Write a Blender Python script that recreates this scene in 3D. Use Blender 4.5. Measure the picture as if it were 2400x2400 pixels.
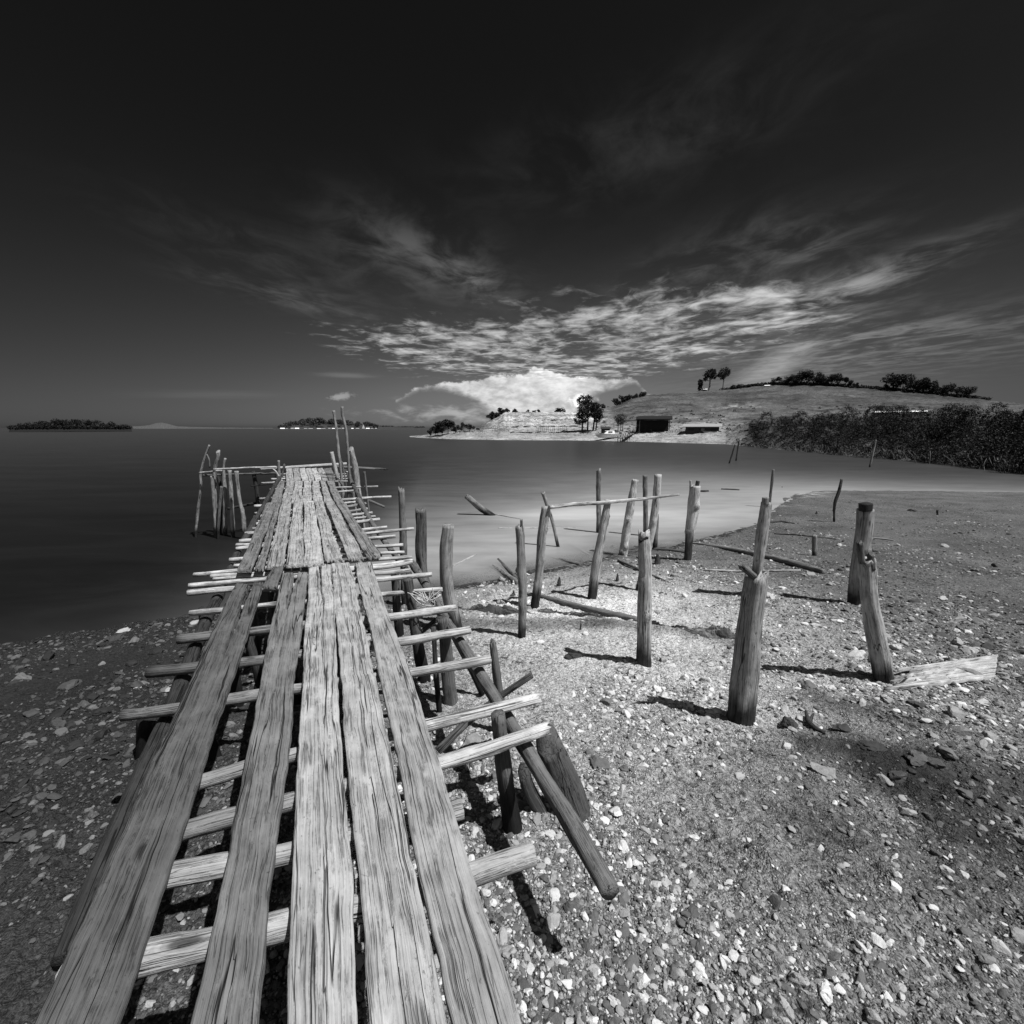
import bpy, math, random
import numpy as np
for o in list(bpy.data.objects): bpy.data.objects.remove(o)
SC = bpy.context.scene; COL = SC.collection
R = math.radians
# ------------------------------------------------------------------ camera
F = 1050.0; TH = math.atan(197/F); CZ = 3.2          # focal length in px of a 2400 frame, downward pitch, eye height over the water
cd = bpy.data.cameras.new('camera'); cam = bpy.data.objects.new('camera', cd); COL.objects.link(cam)
cd.sensor_width = 36; cd.lens = 36*F/2400; cd.clip_start = .05; cd.clip_end = 60000
cam.location = (0, 0, CZ); cam.rotation_euler = (math.pi/2-TH, 0, 0); SC.camera = cam
# ------------------------------------------------------------------ light
SUN_EL, SUN_AZ = 62.0, 120.0                          # azimuth clockwise from the view direction
ld = bpy.data.lights.new('sun', 'SUN'); ld.energy = 4.8; ld.angle = R(.5); ld.color = (1, 1, 1)
sun = bpy.data.objects.new('sun', ld); COL.objects.link(sun)
sd = (math.sin(R(SUN_AZ))*math.cos(R(SUN_EL)), math.cos(R(SUN_AZ))*math.cos(R(SUN_EL)), math.sin(R(SUN_EL)))
from mathutils import Vector
sun.rotation_euler = Vector(sd).to_track_quat('Z', 'Y').to_euler()
SC.view_settings.view_transform = 'Standard'; SC.view_settings.look = 'None'
SC.view_settings.exposure = .35; SC.view_settings.gamma = 1; SC.view_settings.use_curve_mapping = False
SC.cycles.max_bounces = 6; SC.cycles.transparent_max_bounces = 12
SC.cycles.use_denoising = True

def ray(px, py):
    a = (px-1200)/F; b = (1200-py)/F
    return (a, math.cos(TH)+b*math.sin(TH), -math.sin(TH)+b*math.cos(TH))
def skyA(px, py):
    d = ray(px, py); return math.degrees(math.atan2(d[0], d[1])), math.degrees(math.atan2(d[2], math.hypot(d[0], d[1])))
def atz(px, py, z):
    d = ray(px, py); t = (z-CZ)/d[2]; return np.array((d[0]*t, d[1]*t, z))
def aty(px, py, Y):
    d = ray(px, py); t = Y/d[1]; return np.array((d[0]*t, Y, CZ+d[2]*t))
def atd(px, py, D):
    d = ray(px, py); t = D/math.hypot(d[0], d[1]); return np.array((d[0]*t, d[1]*t, CZ+d[2]*t))
def axial(p): return p[1]*math.cos(TH)-(p[2]-CZ)*math.sin(TH)
def pxw(p, w): return w*axial(p)/F

# ------------------------------------------------------------------ node helpers
class X:
    nt = None
    def __init__(s, k): s.k = k
    def __add__(a, b): return mth('ADD', a, b)
    __radd__ = __add__
    def __sub__(a, b): return mth('SUBTRACT', a, b)
    def __rsub__(a, b): return mth('SUBTRACT', b, a)
    def __mul__(a, b): return mth('MULTIPLY', a, b)
    __rmul__ = __mul__
    def __truediv__(a, b): return mth('DIVIDE', a, b)
    def __rtruediv__(a, b): return mth('DIVIDE', b, a)
    def __pow__(a, b): return mth('POWER', a, b)
def put(inp, v):
    if isinstance(v, X): X.nt.links.new(v.k, inp)
    elif hasattr(v, 'is_output'): X.nt.links.new(v, inp)
    elif v is not None: inp.default_value = v
def node(t, **kw):
    n = X.nt.nodes.new(t)
    for k, v in kw.items(): setattr(n, k, v)
    return n
def mth(op, a, b=None, c=None, clamp=False):
    n = node('ShaderNodeMath', operation=op, use_clamp=clamp)
    for i, v in enumerate((a, b, c)): put(n.inputs[i], v)
    return X(n.outputs[0])
def sstep(x, lo, hi, a=0.0, b=1.0):
    n = node('ShaderNodeMapRange', interpolation_type='SMOOTHSTEP')
    put(n.inputs[0], x); n.inputs[1].default_value = lo; n.inputs[2].default_value = hi
    n.inputs[3].default_value = a; n.inputs[4].default_value = b
    return X(n.outputs[0])
def comb(x, y, z):
    n = node('ShaderNodeCombineXYZ')
    for i, v in enumerate((x, y, z)): put(n.inputs[i], v)
    return X(n.outputs[0])
def sep(v):
    n = node('ShaderNodeSeparateXYZ'); put(n.inputs[0], v); return [X(o) for o in n.outputs]
def vscale(v, s):
    n = node('ShaderNodeVectorMath', operation='MULTIPLY'); put(n.inputs[0], v); n.inputs[1].default_value = s; return X(n.outputs[0])
def vadd(v, s):
    n = node('ShaderNodeVectorMath', operation='ADD'); put(n.inputs[0], v); put(n.inputs[1], s); return X(n.outputs[0])
def noise(v, scale, detail=4, rough=.55, dist=0.0, dims='3D'):
    n = node('ShaderNodeTexNoise', noise_dimensions=dims); put(n.inputs['Vector'], v)
    n.inputs['Scale'].default_value = scale; n.inputs['Detail'].default_value = detail
    n.inputs['Roughness'].default_value = rough; n.inputs['Distortion'].default_value = dist
    return X(n.outputs[0])
def voro(v, scale, feat='F1', rnd=1.0):
    n = node('ShaderNodeTexVoronoi', feature=feat); put(n.inputs['Vector'], v); n.inputs['Scale'].default_value = scale
    n.inputs['Randomness'].default_value = rnd
    return n
def attr(name, out='Fac'):
    n = node('ShaderNodeAttribute', attribute_name=name); return X(n.outputs[out])
def ramp(x, stops):
    n = node('ShaderNodeValToRGB'); put(n.inputs[0], x); e = n.color_ramp.elements
    while len(e) > 1: e.remove(e[-1])
    e[0].position = stops[0][0]; e[0].color = (stops[0][1],)*3+(1,)
    for p, v in stops[1:]:
        q = e.new(p); q.color = (v, v, v, 1)
    return X(n.outputs[0])
def grey(x): return comb(x, x, x)
def bump(h, dist, strength=1.0, nrm=None):
    n = node('ShaderNodeBump'); put(n.inputs['Height'], h); n.inputs['Distance'].default_value = dist
    n.inputs['Strength'].default_value = strength
    if nrm is not None: put(n.inputs['Normal'], nrm)
    return X(n.outputs[0])
def mat(name):
    m = bpy.data.materials.new(name); m.use_nodes = True; X.nt = m.node_tree; X.nt.nodes.clear()
    return m
def principled(col, rough=.85, spec=.3, normal=None):
    n = node('ShaderNodeBsdfPrincipled'); put(n.inputs['Base Color'], grey(col) if isinstance(col, X) else (col, col, col, 1))
    put(n.inputs['Roughness'], rough); put(n.inputs['Specular IOR Level'], spec)
    if normal is not None: put(n.inputs['Normal'], normal)
    return n.outputs[0]
def out(s):
    n = node('ShaderNodeOutputMaterial'); X.nt.links.new(s, n.inputs[0])

# ------------------------------------------------------------------ sky: dark clear sky as through a red filter, altocumulus, a cumulus tower with anvil, cirrus
W = bpy.data.worlds.new('World'); SC.world = W; W.use_nodes = True; X.nt = W.node_tree; X.nt.nodes.clear()
tc = node('ShaderNodeTexCoord'); D = X(tc.outputs['Generated'])
dx, dy, dz = sep(D)
AZ = mth('ARCTAN2', dx, dy)*57.2958
EL = mth('ARCSINE', dz)*57.2958
sk = node('ShaderNodeTexSky', sky_type='NISHITA', sun_disc=False); sk.sun_elevation = R(SUN_EL); sk.sun_rotation = R(SUN_AZ)
sk.air_density = 1.0; sk.dust_density = .6; sk.ozone_density = 1.0
sr = node('ShaderNodeSeparateColor'); X.nt.links.new(sk.outputs[0], sr.inputs[0])
SKYK = .10                                              # Background strength
base = mth('POWER', X(sr.outputs[0]), 1.2)*.056                              # red record of the sky
zz = mth('MAXIMUM', dz, .03)
P = comb(dx/zz, dy/zz, 0.0)
AE = comb(AZ, EL, 0.0)
def local(px, py, ang, rx, ry):
    a, e = skyA(px, py); k = 18.3
    ca, sa = math.cos(R(ang)), math.sin(R(ang))
    da = (AZ-a)*k; de = (EL-e)*k
    u = da*ca+de*sa; v = de*ca-da*sa
    return u/rx, v/ry
def blob(px, py, rx, ry, ang=0.0):
    u, v = local(px, py, ang, rx, ry)
    return mth('EXPONENT', (u*u+v*v)*-1.0)
def streak(px, py, rx, ry, ang, amp, su, sv, lo, hi, seed):
    u, v = local(px, py, ang, rx, ry)
    m = mth('EXPONENT', (u*u+v*v)*-1.0)
    n = noise(comb(u*su+seed, v*sv, seed*1.7), 1.0, 6, .6, .6)
    n2 = noise(comb(u*su*2.3+seed*2, v*sv*.8+u*.7, seed), 1.0, 5, .65, .8)
    return sstep(n*.45+n2*.35+m*.38, lo, hi)*m*amp
veil = blob(1380, 960, 760, 210)*.062+blob(1250, 960, 480, 75)*.05
# altocumulus field
am = blob(1490, 768, 330, 70, 3)+blob(1000, 805, 260, 40, -5)*.62+blob(1200, 805, 260, 62)*.8+blob(1670, 770, 190, 62, 4)*.7+blob(1330, 862, 190, 22, -2)*.6+blob(1130, 850, 230, 30)*.45+blob(1180, 690, 330, 20, 4)*.16
wv = noise(vscale(P, (.5, .5, 1)), 2.0, 3)
Pw = vadd(P, comb(wv*.35, wv*.22, 0.0))
wv2 = noise(vscale(P, (.9, .9, 1)), 1.0, 3); c1 = noise(vadd(vscale(Pw, (4.6, 3.4, 1)), comb(wv2*2.0, wv2*1.4, wv2)), 1.0, 6, .6, .35)
c2 = noise(vscale(Pw, (1.5, 1.2, 1)), 1.0, 3)
alto = sstep(c1*1.0+c2*.75+mth('MINIMUM', am, 1.0)*.32, 1.04, 1.48)*sstep(am, .05, .7)*.42
# cumulus
def pl(pts, idx=1):
    st = sorted((skyA(x, y) for x, y in pts)); a0, a1 = st[0][0], st[-1][0]
    return a0, a1, [((a-a0)/(a1-a0), max(0, e)/20) for a, e in st]
top = [(860, 963), (930, 935), (975, 908), (1040, 893), (1110, 890), (1150, 880), (1190, 875), (1232, 876), (1242, 862), (1252, 853), (1262, 858), (1290, 868), (1340, 882), (1400, 884), (1470, 883), (1490, 888), (1560, 960)]
bot = [(860, 968), (930, 940), (985, 912), (1060, 918), (1110, 935), (1150, 965), (1200, 990), (1330, 990), (1380, 945), (1420, 918), (1470, 903), (1490, 895), (1560, 965)]
a0, a1, st = pl(top); et = ramp((AZ-a0)/(a1-a0), st)*20
a0, a1, st = pl(bot); eb = ramp((AZ-a0)/(a1-a0), st)*20
ms = mth('LESS_THAN', mth('ABSOLUTE', AZ-(skyA(1225, 900)[0])), 15.5)
cn = noise(vscale(AE, (.55, .95, 1)), 1.0, 8, .62, .3)
cn2 = noise(vscale(AE, (.22, .6, 1)), 1.0, 5, .55)
cn3 = noise(vscale(AE, (2.2, 3.0, 1)), 1.0, 5, .6, .4)
edge = (cn-.5)*1.5+(cn3-.5)*.5
dens = sstep(et-EL+edge, -.02, .38)*sstep(EL-eb+(cn2-.5)*1.4+(cn-.5)*1.0, -.35, 1.0)*ms
cshade = .13+sstep(cn2*.55+cn*.45, .32, .66)*.36+blob(1270, 880, 120, 45)*.14
cum = dens*cshade
low = sstep(noise(vscale(AE, (.32, .9, 1)), 1.0, 7, .6, .3)+blob(1130, 968, 300, 26)*.30, .62, .92)*blob(1150, 970, 330, 34)*.20
puff = sstep(cn3*.5+cn*.5+blob(1365, 940, 34, 18)*.4, .62, .82)*blob(1365, 942, 48, 24)*.45+sstep(cn3*.5+cn*.5+blob(796, 930, 26, 9, 10)*.4, .62, .85)*blob(796, 930, 40, 12, 10)*.17
ci = noise(vscale(Pw, (1.9, 1.1, 1)), 1.0, 7, .6, .9); ci2 = noise(vscale(Pw, (4.5, 3.0, 1)), 1.0, 5, .6, .6)
cm = (blob(1000, 610, 170, 55, -14)*.07+blob(640, 610, 190, 40, -10)*.02+blob(710, 705, 150, 22, -8)*.05+blob(1110, 655, 70, 20, -14)*.07+blob(1600, 655, 150, 55, 18)*.05
      + blob(2000, 672, 130, 22, 14)*.16+blob(1890, 715, 120, 42, 6)*.13+blob(1960, 800, 170, 18, 4)*.10+blob(1900, 590, 120, 40, 14)*.04+blob(1860, 560, 80, 30, -14)*.04+blob(1500, 330, 300, 70, 8)*.02+blob(2010, 840, 230, 42, 6)*.09)
cir = sstep(ci*.62+ci2*.38, .40, .66)*cm
cir = cir+(streak(1810, 862, 90, 30, 30, .14, .8, 2.6, .36, .8, 4.4)+streak(815, 880, 60, 6, 0, .05, 1.0, 2.0, .35, .7, 3.9)+streak(500, 925, 130, 9, 2, .02, 1.0, 3.0, .35, .8, 11.9))
up = sstep(EL, -.5, .6)
behind = sstep(dy*-1.0+noise(vscale(D, (2.2, 2.2, 2.2)), 1.0, 5)*.5, .25, .75)*sstep(dz, .02, .3)*.20     # bright broken cloud, added unseen behind the camera to fill the shadows
tot = base+behind/SKYK+(veil+alto+cum*1.05+low+puff+cir)*up/SKYK
bg = node('ShaderNodeBackground'); put(bg.inputs[0], grey(tot)); bg.inputs[1].default_value = SKYK
wo = node('ShaderNodeOutputWorld'); X.nt.links.new(bg.outputs[0], wo.inputs[0])

# ------------------------------------------------------------------ numpy noise
def h3(ix, iy, iz, seed):
    h = (ix.astype(np.int64)*374761393+iy.astype(np.int64)*668265263+iz.astype(np.int64)*2147483647+seed*1274126177) & 0xffffffff
    h = ((h ^ (h >> 13))*1274126177) & 0xffffffff
    h = ((h ^ (h >> 15))*2246822519) & 0xffffffff
    return ((h ^ (h >> 16)) & 0xffffff)/float(0xffffff)
def vn(p, seed=0):
    p = np.asarray(p, float); i = np.floor(p); f = p-i; f = f*f*(3-2*f); i = i.astype(np.int64); r = 0
    for a in (0, 1):
        wa = f[..., 0] if a else 1-f[..., 0]
        for b in (0, 1):
            wb = f[..., 1] if b else 1-f[..., 1]
            for c in (0, 1):
                wc = f[..., 2] if c else 1-f[..., 2]
                r = r+wa*wb*wc*h3(i[..., 0]+a, i[..., 1]+b, i[..., 2]+c, seed)
    return r*2-1
def fbm(p, oct=4, seed=0, gain=.5):
    p = np.asarray(p, float); s = 0; a = 1
    for k in range(oct):
        s = s+a*vn(p*(2**k)+k*17.3, seed+k); a *= gain
    return s
def p3(x, y, z=0.0): return np.stack(np.broadcast_arrays(x, y, z), -1)

# ------------------------------------------------------------------ mesh helpers
def mesh(name, v, faces, m, parent=None, attrs=None, smooth=True, org=None):
    """faces: an (n,k) array or a list of such arrays / index lists"""
    v = np.asarray(v, float); org = np.zeros(3) if org is None else np.asarray(org, float)
    me = bpy.data.meshes.new(name)
    if isinstance(faces, np.ndarray): faces = [faces]
    li, lt = [], []
    for f in faces:
        f = np.asarray(f, int)
        if f.ndim == 1: f = f[None]
        if len(f) == 0: continue
        li.append(f.ravel()); lt.append(np.full(len(f), f.shape[1]))
    li = np.concatenate(li); lt = np.concatenate(lt); ls = np.concatenate(([0], np.cumsum(lt)[:-1]))
    me.vertices.add(len(v)); me.vertices.foreach_set('co', (v-org).astype(np.float32).ravel())
    me.loops.add(len(li)); me.loops.foreach_set('vertex_index', li.astype(np.int32))
    me.polygons.add(len(lt)); me.polygons.foreach_set('loop_start', ls.astype(np.int32)); me.polygons.foreach_set('loop_total', lt.astype(np.int32))
    me.polygons.foreach_set('use_smooth', np.full(len(lt), bool(smooth)))
    me.update(calc_edges=True)
    for k, a in (attrs or {}).items():
        a = np.asarray(a, np.float32)
        if a.ndim == 1:
            at = me.attributes.new(k, 'FLOAT', 'POINT'); at.data.foreach_set('value', a)
        else:
            at = me.attributes.new(k, 'FLOAT_VECTOR', 'POINT'); at.data.foreach_set('vector', a.ravel())
    me.materials.append(m)
    o = bpy.data.objects.new(name, me); COL.objects.link(o)
    if parent is not None:
        o.parent = parent; o.location = org-PW[parent.name]
    else: o.location = org
    PW[o.name] = org.copy()
    return o
PW = {}
def empty(name, loc):
    o = bpy.data.objects.new(name, None); COL.objects.link(o); o.location = loc; o.empty_display_size = .2
    PW[o.name] = np.array(loc, float); return o
def tag(o, label=None, cat=None, group=None, kind=None):
    for k, v in (('label', label), ('category', cat), ('group', group), ('kind', kind)):
        if v: o[k] = v
    return o
def gridf(n, m_, off=0):
    i = np.arange(n-1)[:, None]*m_+np.arange(m_-1)[None]; i = i.ravel()+off
    return np.stack((i, i+1, i+m_+1, i+m_), 1)
def boxv(c, sx, sy, sz, rz=0.0):
    s = np.array([(x, y, z) for x in (-.5, .5) for y in (-.5, .5) for z in (0, 1)], float)*np.array((sx, sy, sz))
    ca, sa = math.cos(rz), math.sin(rz)
    return np.stack((s[:, 0]*ca-s[:, 1]*sa, s[:, 0]*sa+s[:, 1]*ca, s[:, 2]), 1)+np.asarray(c, float)
BOXF = np.array([(0, 1, 3, 2), (4, 6, 7, 5), (0, 4, 5, 1), (2, 3, 7, 6), (0, 2, 6, 4), (1, 5, 7, 3)])
def join(vs):
    V, Fs, o = [], [], 0
    for v, f in vs:
        V.append(v); Fs.append(np.asarray(f)+o); o += len(v)
    return np.concatenate(V), Fs

# ------------------------------------------------------------------ materials
def wood_mat():
    m = mat('weathered_wood')
    g = attr('grain', 'Vector'); t = attr('tone'); w = attr('wet')
    gs = vscale(g, (55, 55, 2.2))
    n1 = noise(gs, 1.0, 6, .62, .25)
    n2 = noise(vscale(g, (11, 11, .7)), 1.0, 5, .6)
    n3 = noise(vscale(g, (190, 190, 4)), 1.0, 3, .6)
    blo = noise(vscale(g, (9, 9, 5)), 1.0, 6, .68)
    spk = noise(vscale(g, (75, 75, 45)), 1.0, 3, .6)
    fl = noise(vscale(g, (48, 48, 14)), 1.0, 4, .7)
    crack = noise(vscale(g, (13, 13, .30)), 1.0, 3, .5, .2)
    crk2 = noise(vscale(g, (46, 46, 1.3)), 1.0, 3, .55, .3)
    ck = sstep(mth('ABSOLUTE', crack-.5), .0, .011)         # long thin checks
    ck = mth('MAXIMUM', ck, sstep(n2, .50, .62))
    ck2 = mth('MAXIMUM', sstep(mth('ABSOLUTE', crk2-.5), .0, .03), sstep(blo, .42, .62))
    v = t*(.42+n1*.62+(n2-.5)*.3+(blo-.5)*1.15+(n3-.5)*.55)
    v = v*(.12+ck*.88)*(.62+ck2*.38)
    v = v*sstep(spk, .25, .37, .45, 1.0)
    v = v+sstep(fl, .66, .80)*.20*t**.5
    kn = voro(vscale(g, (6.0, 6.0, 1.9)), 1.0); kd = X(kn.outputs['Distance']); kk = sstep(kd, .05, .13); kr = mth('SINE', kd*150.0)*sstep(kd, .30, .12)*.10
    v = v*(.25+kk*.75)*(1.0+kr)
    v = v*(1.0-w*.90)
    v = mth('MAXIMUM', v, .008)
    h = n1*.6+ck*1.0+ck2*.35+n3*.35+blo*.3
    out(principled(v, .82, .25, bump(h, .011, 1.0)))
    return m
def ground_mat():
    m = mat('muddy_sand'); t = attr('tone'); w = attr('wet')
    ge = node('ShaderNodeNewGeometry'); p = X(ge.outputs['Position'])
    a = noise(p, 2.2, 6, .6); b = noise(p, 22, 5, .6); c = noise(p, 120, 3, .6)
    v1 = voro(p, 38); vo = X(v1.outputs['Distance']); v2 = voro(p, 95); vo2 = X(v2.outputs['Distance'])
    cs = node('ShaderNodeSeparateColor'); X.nt.links.new(v2.outputs['Color'], cs.inputs[0])
    cr = X(cs.outputs[0])
    v = t*(.45+a*.5+(b-.5)*1.4+(cr-.5)*.8+(c-.5)*.8)
    v = v*sstep(b*.6+a*.4, .34, .48, .3, 1.0)
    v = mth('MAXIMUM', v, .006)
    h = b*.8+c*.25-vo*.35-vo2*.3
    out(principled(v, .88-w*.45, .25+w*.3, bump(h, .035, 1.0)))
    return m
def stone_mat(nm='beach_stone', sc=30, k=1.0):
    m = mat(nm); t = attr('tone')
    ge = node('ShaderNodeNewGeometry'); p = X(ge.outputs['Position'])
    a = noise(p, sc, 5, .6); b = noise(p, sc*6, 3, .6)
    v = t*(.55+a*.7+(b-.5)*.5)*k
    out(principled(mth('MAXIMUM', v, .01), .8, .3, bump(a+b*.3, .008, .8)))
    return m
def leaf_mat():
    m = mat('foliage'); t = attr('tone')
    n = node('ShaderNodeBsdfPrincipled'); put(n.inputs['Base Color'], grey(t)); n.inputs['Roughness'].default_value = .6
    n.inputs['Specular IOR Level'].default_value = .2
    tr = node('ShaderNodeBsdfTranslucent'); put(tr.inputs[0], grey(t*.8))
    mx = node('ShaderNodeMixShader'); mx.inputs[0].default_value = .2
    X.nt.links.new(n.outputs[0], mx.inputs[1]); X.nt.links.new(tr.outputs[0], mx.inputs[2]); out(mx.outputs[0]); return m
def plain(nm, v, rough=.7, sc=4.0, var=.5, spec=.3):
    m = mat(nm); tcn = node('ShaderNodeTexCoord'); p = X(tcn.outputs['Object'])
    n = noise(p, sc, 5, .6)
    out(principled((1-var/2+n*var-var*.25)*v, rough, spec, bump(n, .02, .4))); return m
def land_mat():
    m = mat('headland_ground'); t = attr('tone'); gr = attr('grass')
    ge = node('ShaderNodeNewGeometry'); p = X(ge.outputs['Position'])
    a = noise(p, .12, 5, .6); b = noise(p, 1.1, 6, .65); c = noise(vscale(p, (.25, .25, 2.2)), 1.0, 5, .6)
    d = noise(p, 4.0, 4, .6)
    pe = noise(vscale(p, (.9, .16, .16)), 1.0, 5, .6, .6)
    v = t*(.30+a*.5+(b-.5)*1.3+(c-.5)*1.1+(d-.5)*.8+.25+(pe-.5)*.5*gr)
    sp = sstep(b*.5+d*.5, .38, .48, .22, 1.0)
    out(principled(mth('MAXIMUM', v*sp, .012), .9, .15, bump(b+d*.4, .35, .9))); return m
def water_mat():
    m = mat('still_water'); dp = attr('depth')
    ge = node('ShaderNodeNewGeometry'); p = X(ge.outputs['Position'])
    n1 = noise(vscale(p, (.10, .45, 1)), 1.0, 4, .55); n2 = noise(vscale(p, (.5, 1.6, 1)), 1.0, 4, .6, .4)
    op = 1.0-mth('EXPONENT', dp*-9.0)
    n3 = noise(vscale(p, (.22, .55, 1)), 1.0, 4, .55, .8); silt = mth('EXPONENT', dp*-2.9)*(.24+n2*.40)+mth('EXPONENT', dp*-.8)*sstep(n3, .30, .80)*.03+attr('plume')*.17+.004
    dif = node('ShaderNodeBsdfDiffuse'); put(dif.inputs[0], grey(silt))
    trn = node('ShaderNodeBsdfTransparent'); trn.inputs[0].default_value = (.8, .8, .8, 1)
    mx = node('ShaderNodeMixShader'); put(mx.inputs[0], op); X.nt.links.new(trn.outputs[0], mx.inputs[1]); X.nt.links.new(dif.outputs[0], mx.inputs[2])
    gl = node('ShaderNodeBsdfGlossy'); put(gl.inputs['Roughness'], .26+n1*.10); gl.inputs[0].default_value = (.8, .8, .8, 1)
    bp = bump(n1*.6+n2*.25, .05, .25); put(gl.inputs['Normal'], bp)
    fr = node('ShaderNodeFresnel'); fr.inputs[0].default_value = 1.33; put(fr.inputs[1], bp)
    mf = node('ShaderNodeMixShader'); put(mf.inputs[0], X(fr.outputs[0])*.36); X.nt.links.new(mx.outputs[0], mf.inputs[1]); X.nt.links.new(gl.outputs[0], mf.inputs[2])
    out(mf.outputs[0]); return m
WOOD = wood_mat(); GROUND = ground_mat(); STONE = stone_mat(); LEAF = leaf_mat(); LAND = land_mat(); WATER = water_mat()

# ------------------------------------------------------------------ beach
SHORE = np.array([(-120, -60), (-30, -4), (-14, 3.2), (-9, 5.6), (-6.74, 6.69), (-6.41, 6.93), (-5.85, 7.22), (-5.31, 7.51), (-3.2, 8.0), (-1.14, 8.75), (-.45, 9.01), (.1, 9.57), (.88, 9.88), (1.75, 10.37),
                  (2.48, 10.92), (3.18, 11.52), (4.16, 11.73), (5.47, 12.68), (6.59, 13.48), (8.18, 14.72), (10.79, 18), (13.69, 21.55), (16.17, 23.06), (19.49, 23.06), (21.96, 22.74), (30, 22), (60, 12), (120, -30)], float)
RIDGE = [np.array([atz(x, y, .55)[:2] for x, y in q]) for q in ([(1070, 1422), (1150, 1436), (1240, 1440), (1340, 1440), (1410, 1446)], [(1395, 1436), (1500, 1462), (1600, 1478), (1690, 1497), (1760, 1512)], [(1920, 1690), (1990, 1715), (2080, 1740), (2200, 1775)], [(1900, 1815), (2000, 1850), (2100, 1880)])]
def segdist(x, y, poly):
    d = np.full(x.shape, 1e9)
    for (ax, ay), (bx, by) in zip(poly[:-1], poly[1:]):
        ex, ey = bx-ax, by-ay; t = np.clip(((x-ax)*ex+(y-ay)*ey)/(ex*ex+ey*ey), 0, 1)
        d = np.minimum(d, np.hypot(x-ax-t*ex, y-ay-t*ey))
    return d
def hg(x, y, fine=False):
    x = np.asarray(x, float); y = np.asarray(y, float)
    s = segdist(x, y, SHORE); s = s+.26*fbm(p3(x*1.5, y*1.5), 5, 5, .6)*np.exp(-s*.8)
    land = y < np.interp(x, SHORE[:, 0], SHORE[:, 1])
    t = np.maximum(y-.2, 0)
    h = np.where(land, 1.17*s/(s+t+.05), -.9*(1-np.exp(-s*.085)))
    h = h+np.where(land, .03, .01)*fbm(p3(x*.9, y*.9), 3, 11)*np.clip(s*1.2, 0, 1)
    if fine:
        near = np.clip(1.25-np.hypot(x, y)/14, .15, 1)*np.where(land, 1, .3)
        for k, q in enumerate(RIDGE):
            d = segdist(x, y, q)+.10*fbm(p3(x*3, y*3), 3, 31+k)
            rg = np.exp(-(d/.20)**2)
            lay = fbm(p3(x*1.7+y*.8, y*15+x*3), 4, 37)
            h = h+rg*.03
        h = h+near*(.024*fbm(p3(x*5, y*6), 3, 21)+.014*fbm(p3(x*16, y*20), 3, 23)+.009*np.abs(fbm(p3(x*42, y*50), 2, 29)))
    return h
def atg(px, py):
    d = np.array(ray(px, py)); t = np.linspace(.8, 40, 4000); q = np.array((0, 0, CZ))+d*t[:, None]
    h = hg(q[:, 0], q[:, 1]); i = np.argmax(q[:, 2] < h); return q[i]
def btone(x, y):
    s = segdist(x, y, SHORE)
    c = .58*np.exp(-((x-1.3)/2.6)**2-((y-6.6)/2.5)**2)+.17*np.exp(-((x-1.5)/3.0)**2-((y-3.4)/2.2)**2)
    mudVigR = 1/(1+np.exp(-(x-.35*y-1.8)*1.2))  # right flat: dark wet mud with the edge vignette painted in
    left = 1/(1+np.exp((x+1.0+.14*y)*2.2))  # left shore: wet mud, darkened further by a vignette put into the tone
    t = .17+c; t = t*(1-mudVigR*.20); dk_ = np.exp(-((x-2.75)/.95)**2-((y-2.75)/.5)**2)+np.exp(-((x-3.6)/1.5)**2-((y-2.3)/.45)**2)+np.clip((x-1.2)/2.5, 0, 1)*np.clip((2.0-y)/.9, 0, 1); t = t*(1-.72*np.clip(dk_*(1+.9*fbm(p3(x*2.2, y*2.2), 3, 47)), 0, 1)); t = t*(1-left)+.020*left  # dk_: black mud patches plus corner vignette painted into the tone
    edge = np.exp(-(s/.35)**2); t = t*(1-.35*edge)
    for k, q in enumerate(RIDGE):
        d = segdist(x, y, q)+.10*fbm(p3(x*3, y*3), 3, 31+k); t = t*(1-.62*np.exp(-(d/.24)**2))
    for px_, py_, w_ in ((1850, 1165, .5), (1880, 1158, .6), (1915, 1153, .5), (1845, 1185, .35)):
        q_ = atz(px_, py_, .02); t = t+.35*np.exp(-((x-q_[0])/.9)**2-((y-q_[1])/w_)**2)*np.clip(fbm(p3(x*3, y*2), 3, 49)+.3, 0, 1)
    wet = np.clip(left*.5+edge*.7+mudVigR*.25, 0, 1)
    return t, wet
NR, NA = 1050, 1000
rr = .5*(50/.5)**(np.linspace(0, 1, NR)); an = np.linspace(R(-80), R(80), NA)
gx = rr[:, None]*np.sin(an)[None]; gy = rr[:, None]*np.cos(an)[None]-.3
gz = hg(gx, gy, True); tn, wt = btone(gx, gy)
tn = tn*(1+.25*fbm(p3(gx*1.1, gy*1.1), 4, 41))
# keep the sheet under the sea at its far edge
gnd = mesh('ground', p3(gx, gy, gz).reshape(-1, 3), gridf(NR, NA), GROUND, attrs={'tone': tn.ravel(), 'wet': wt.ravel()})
tag(gnd, kind='structure')
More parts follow.
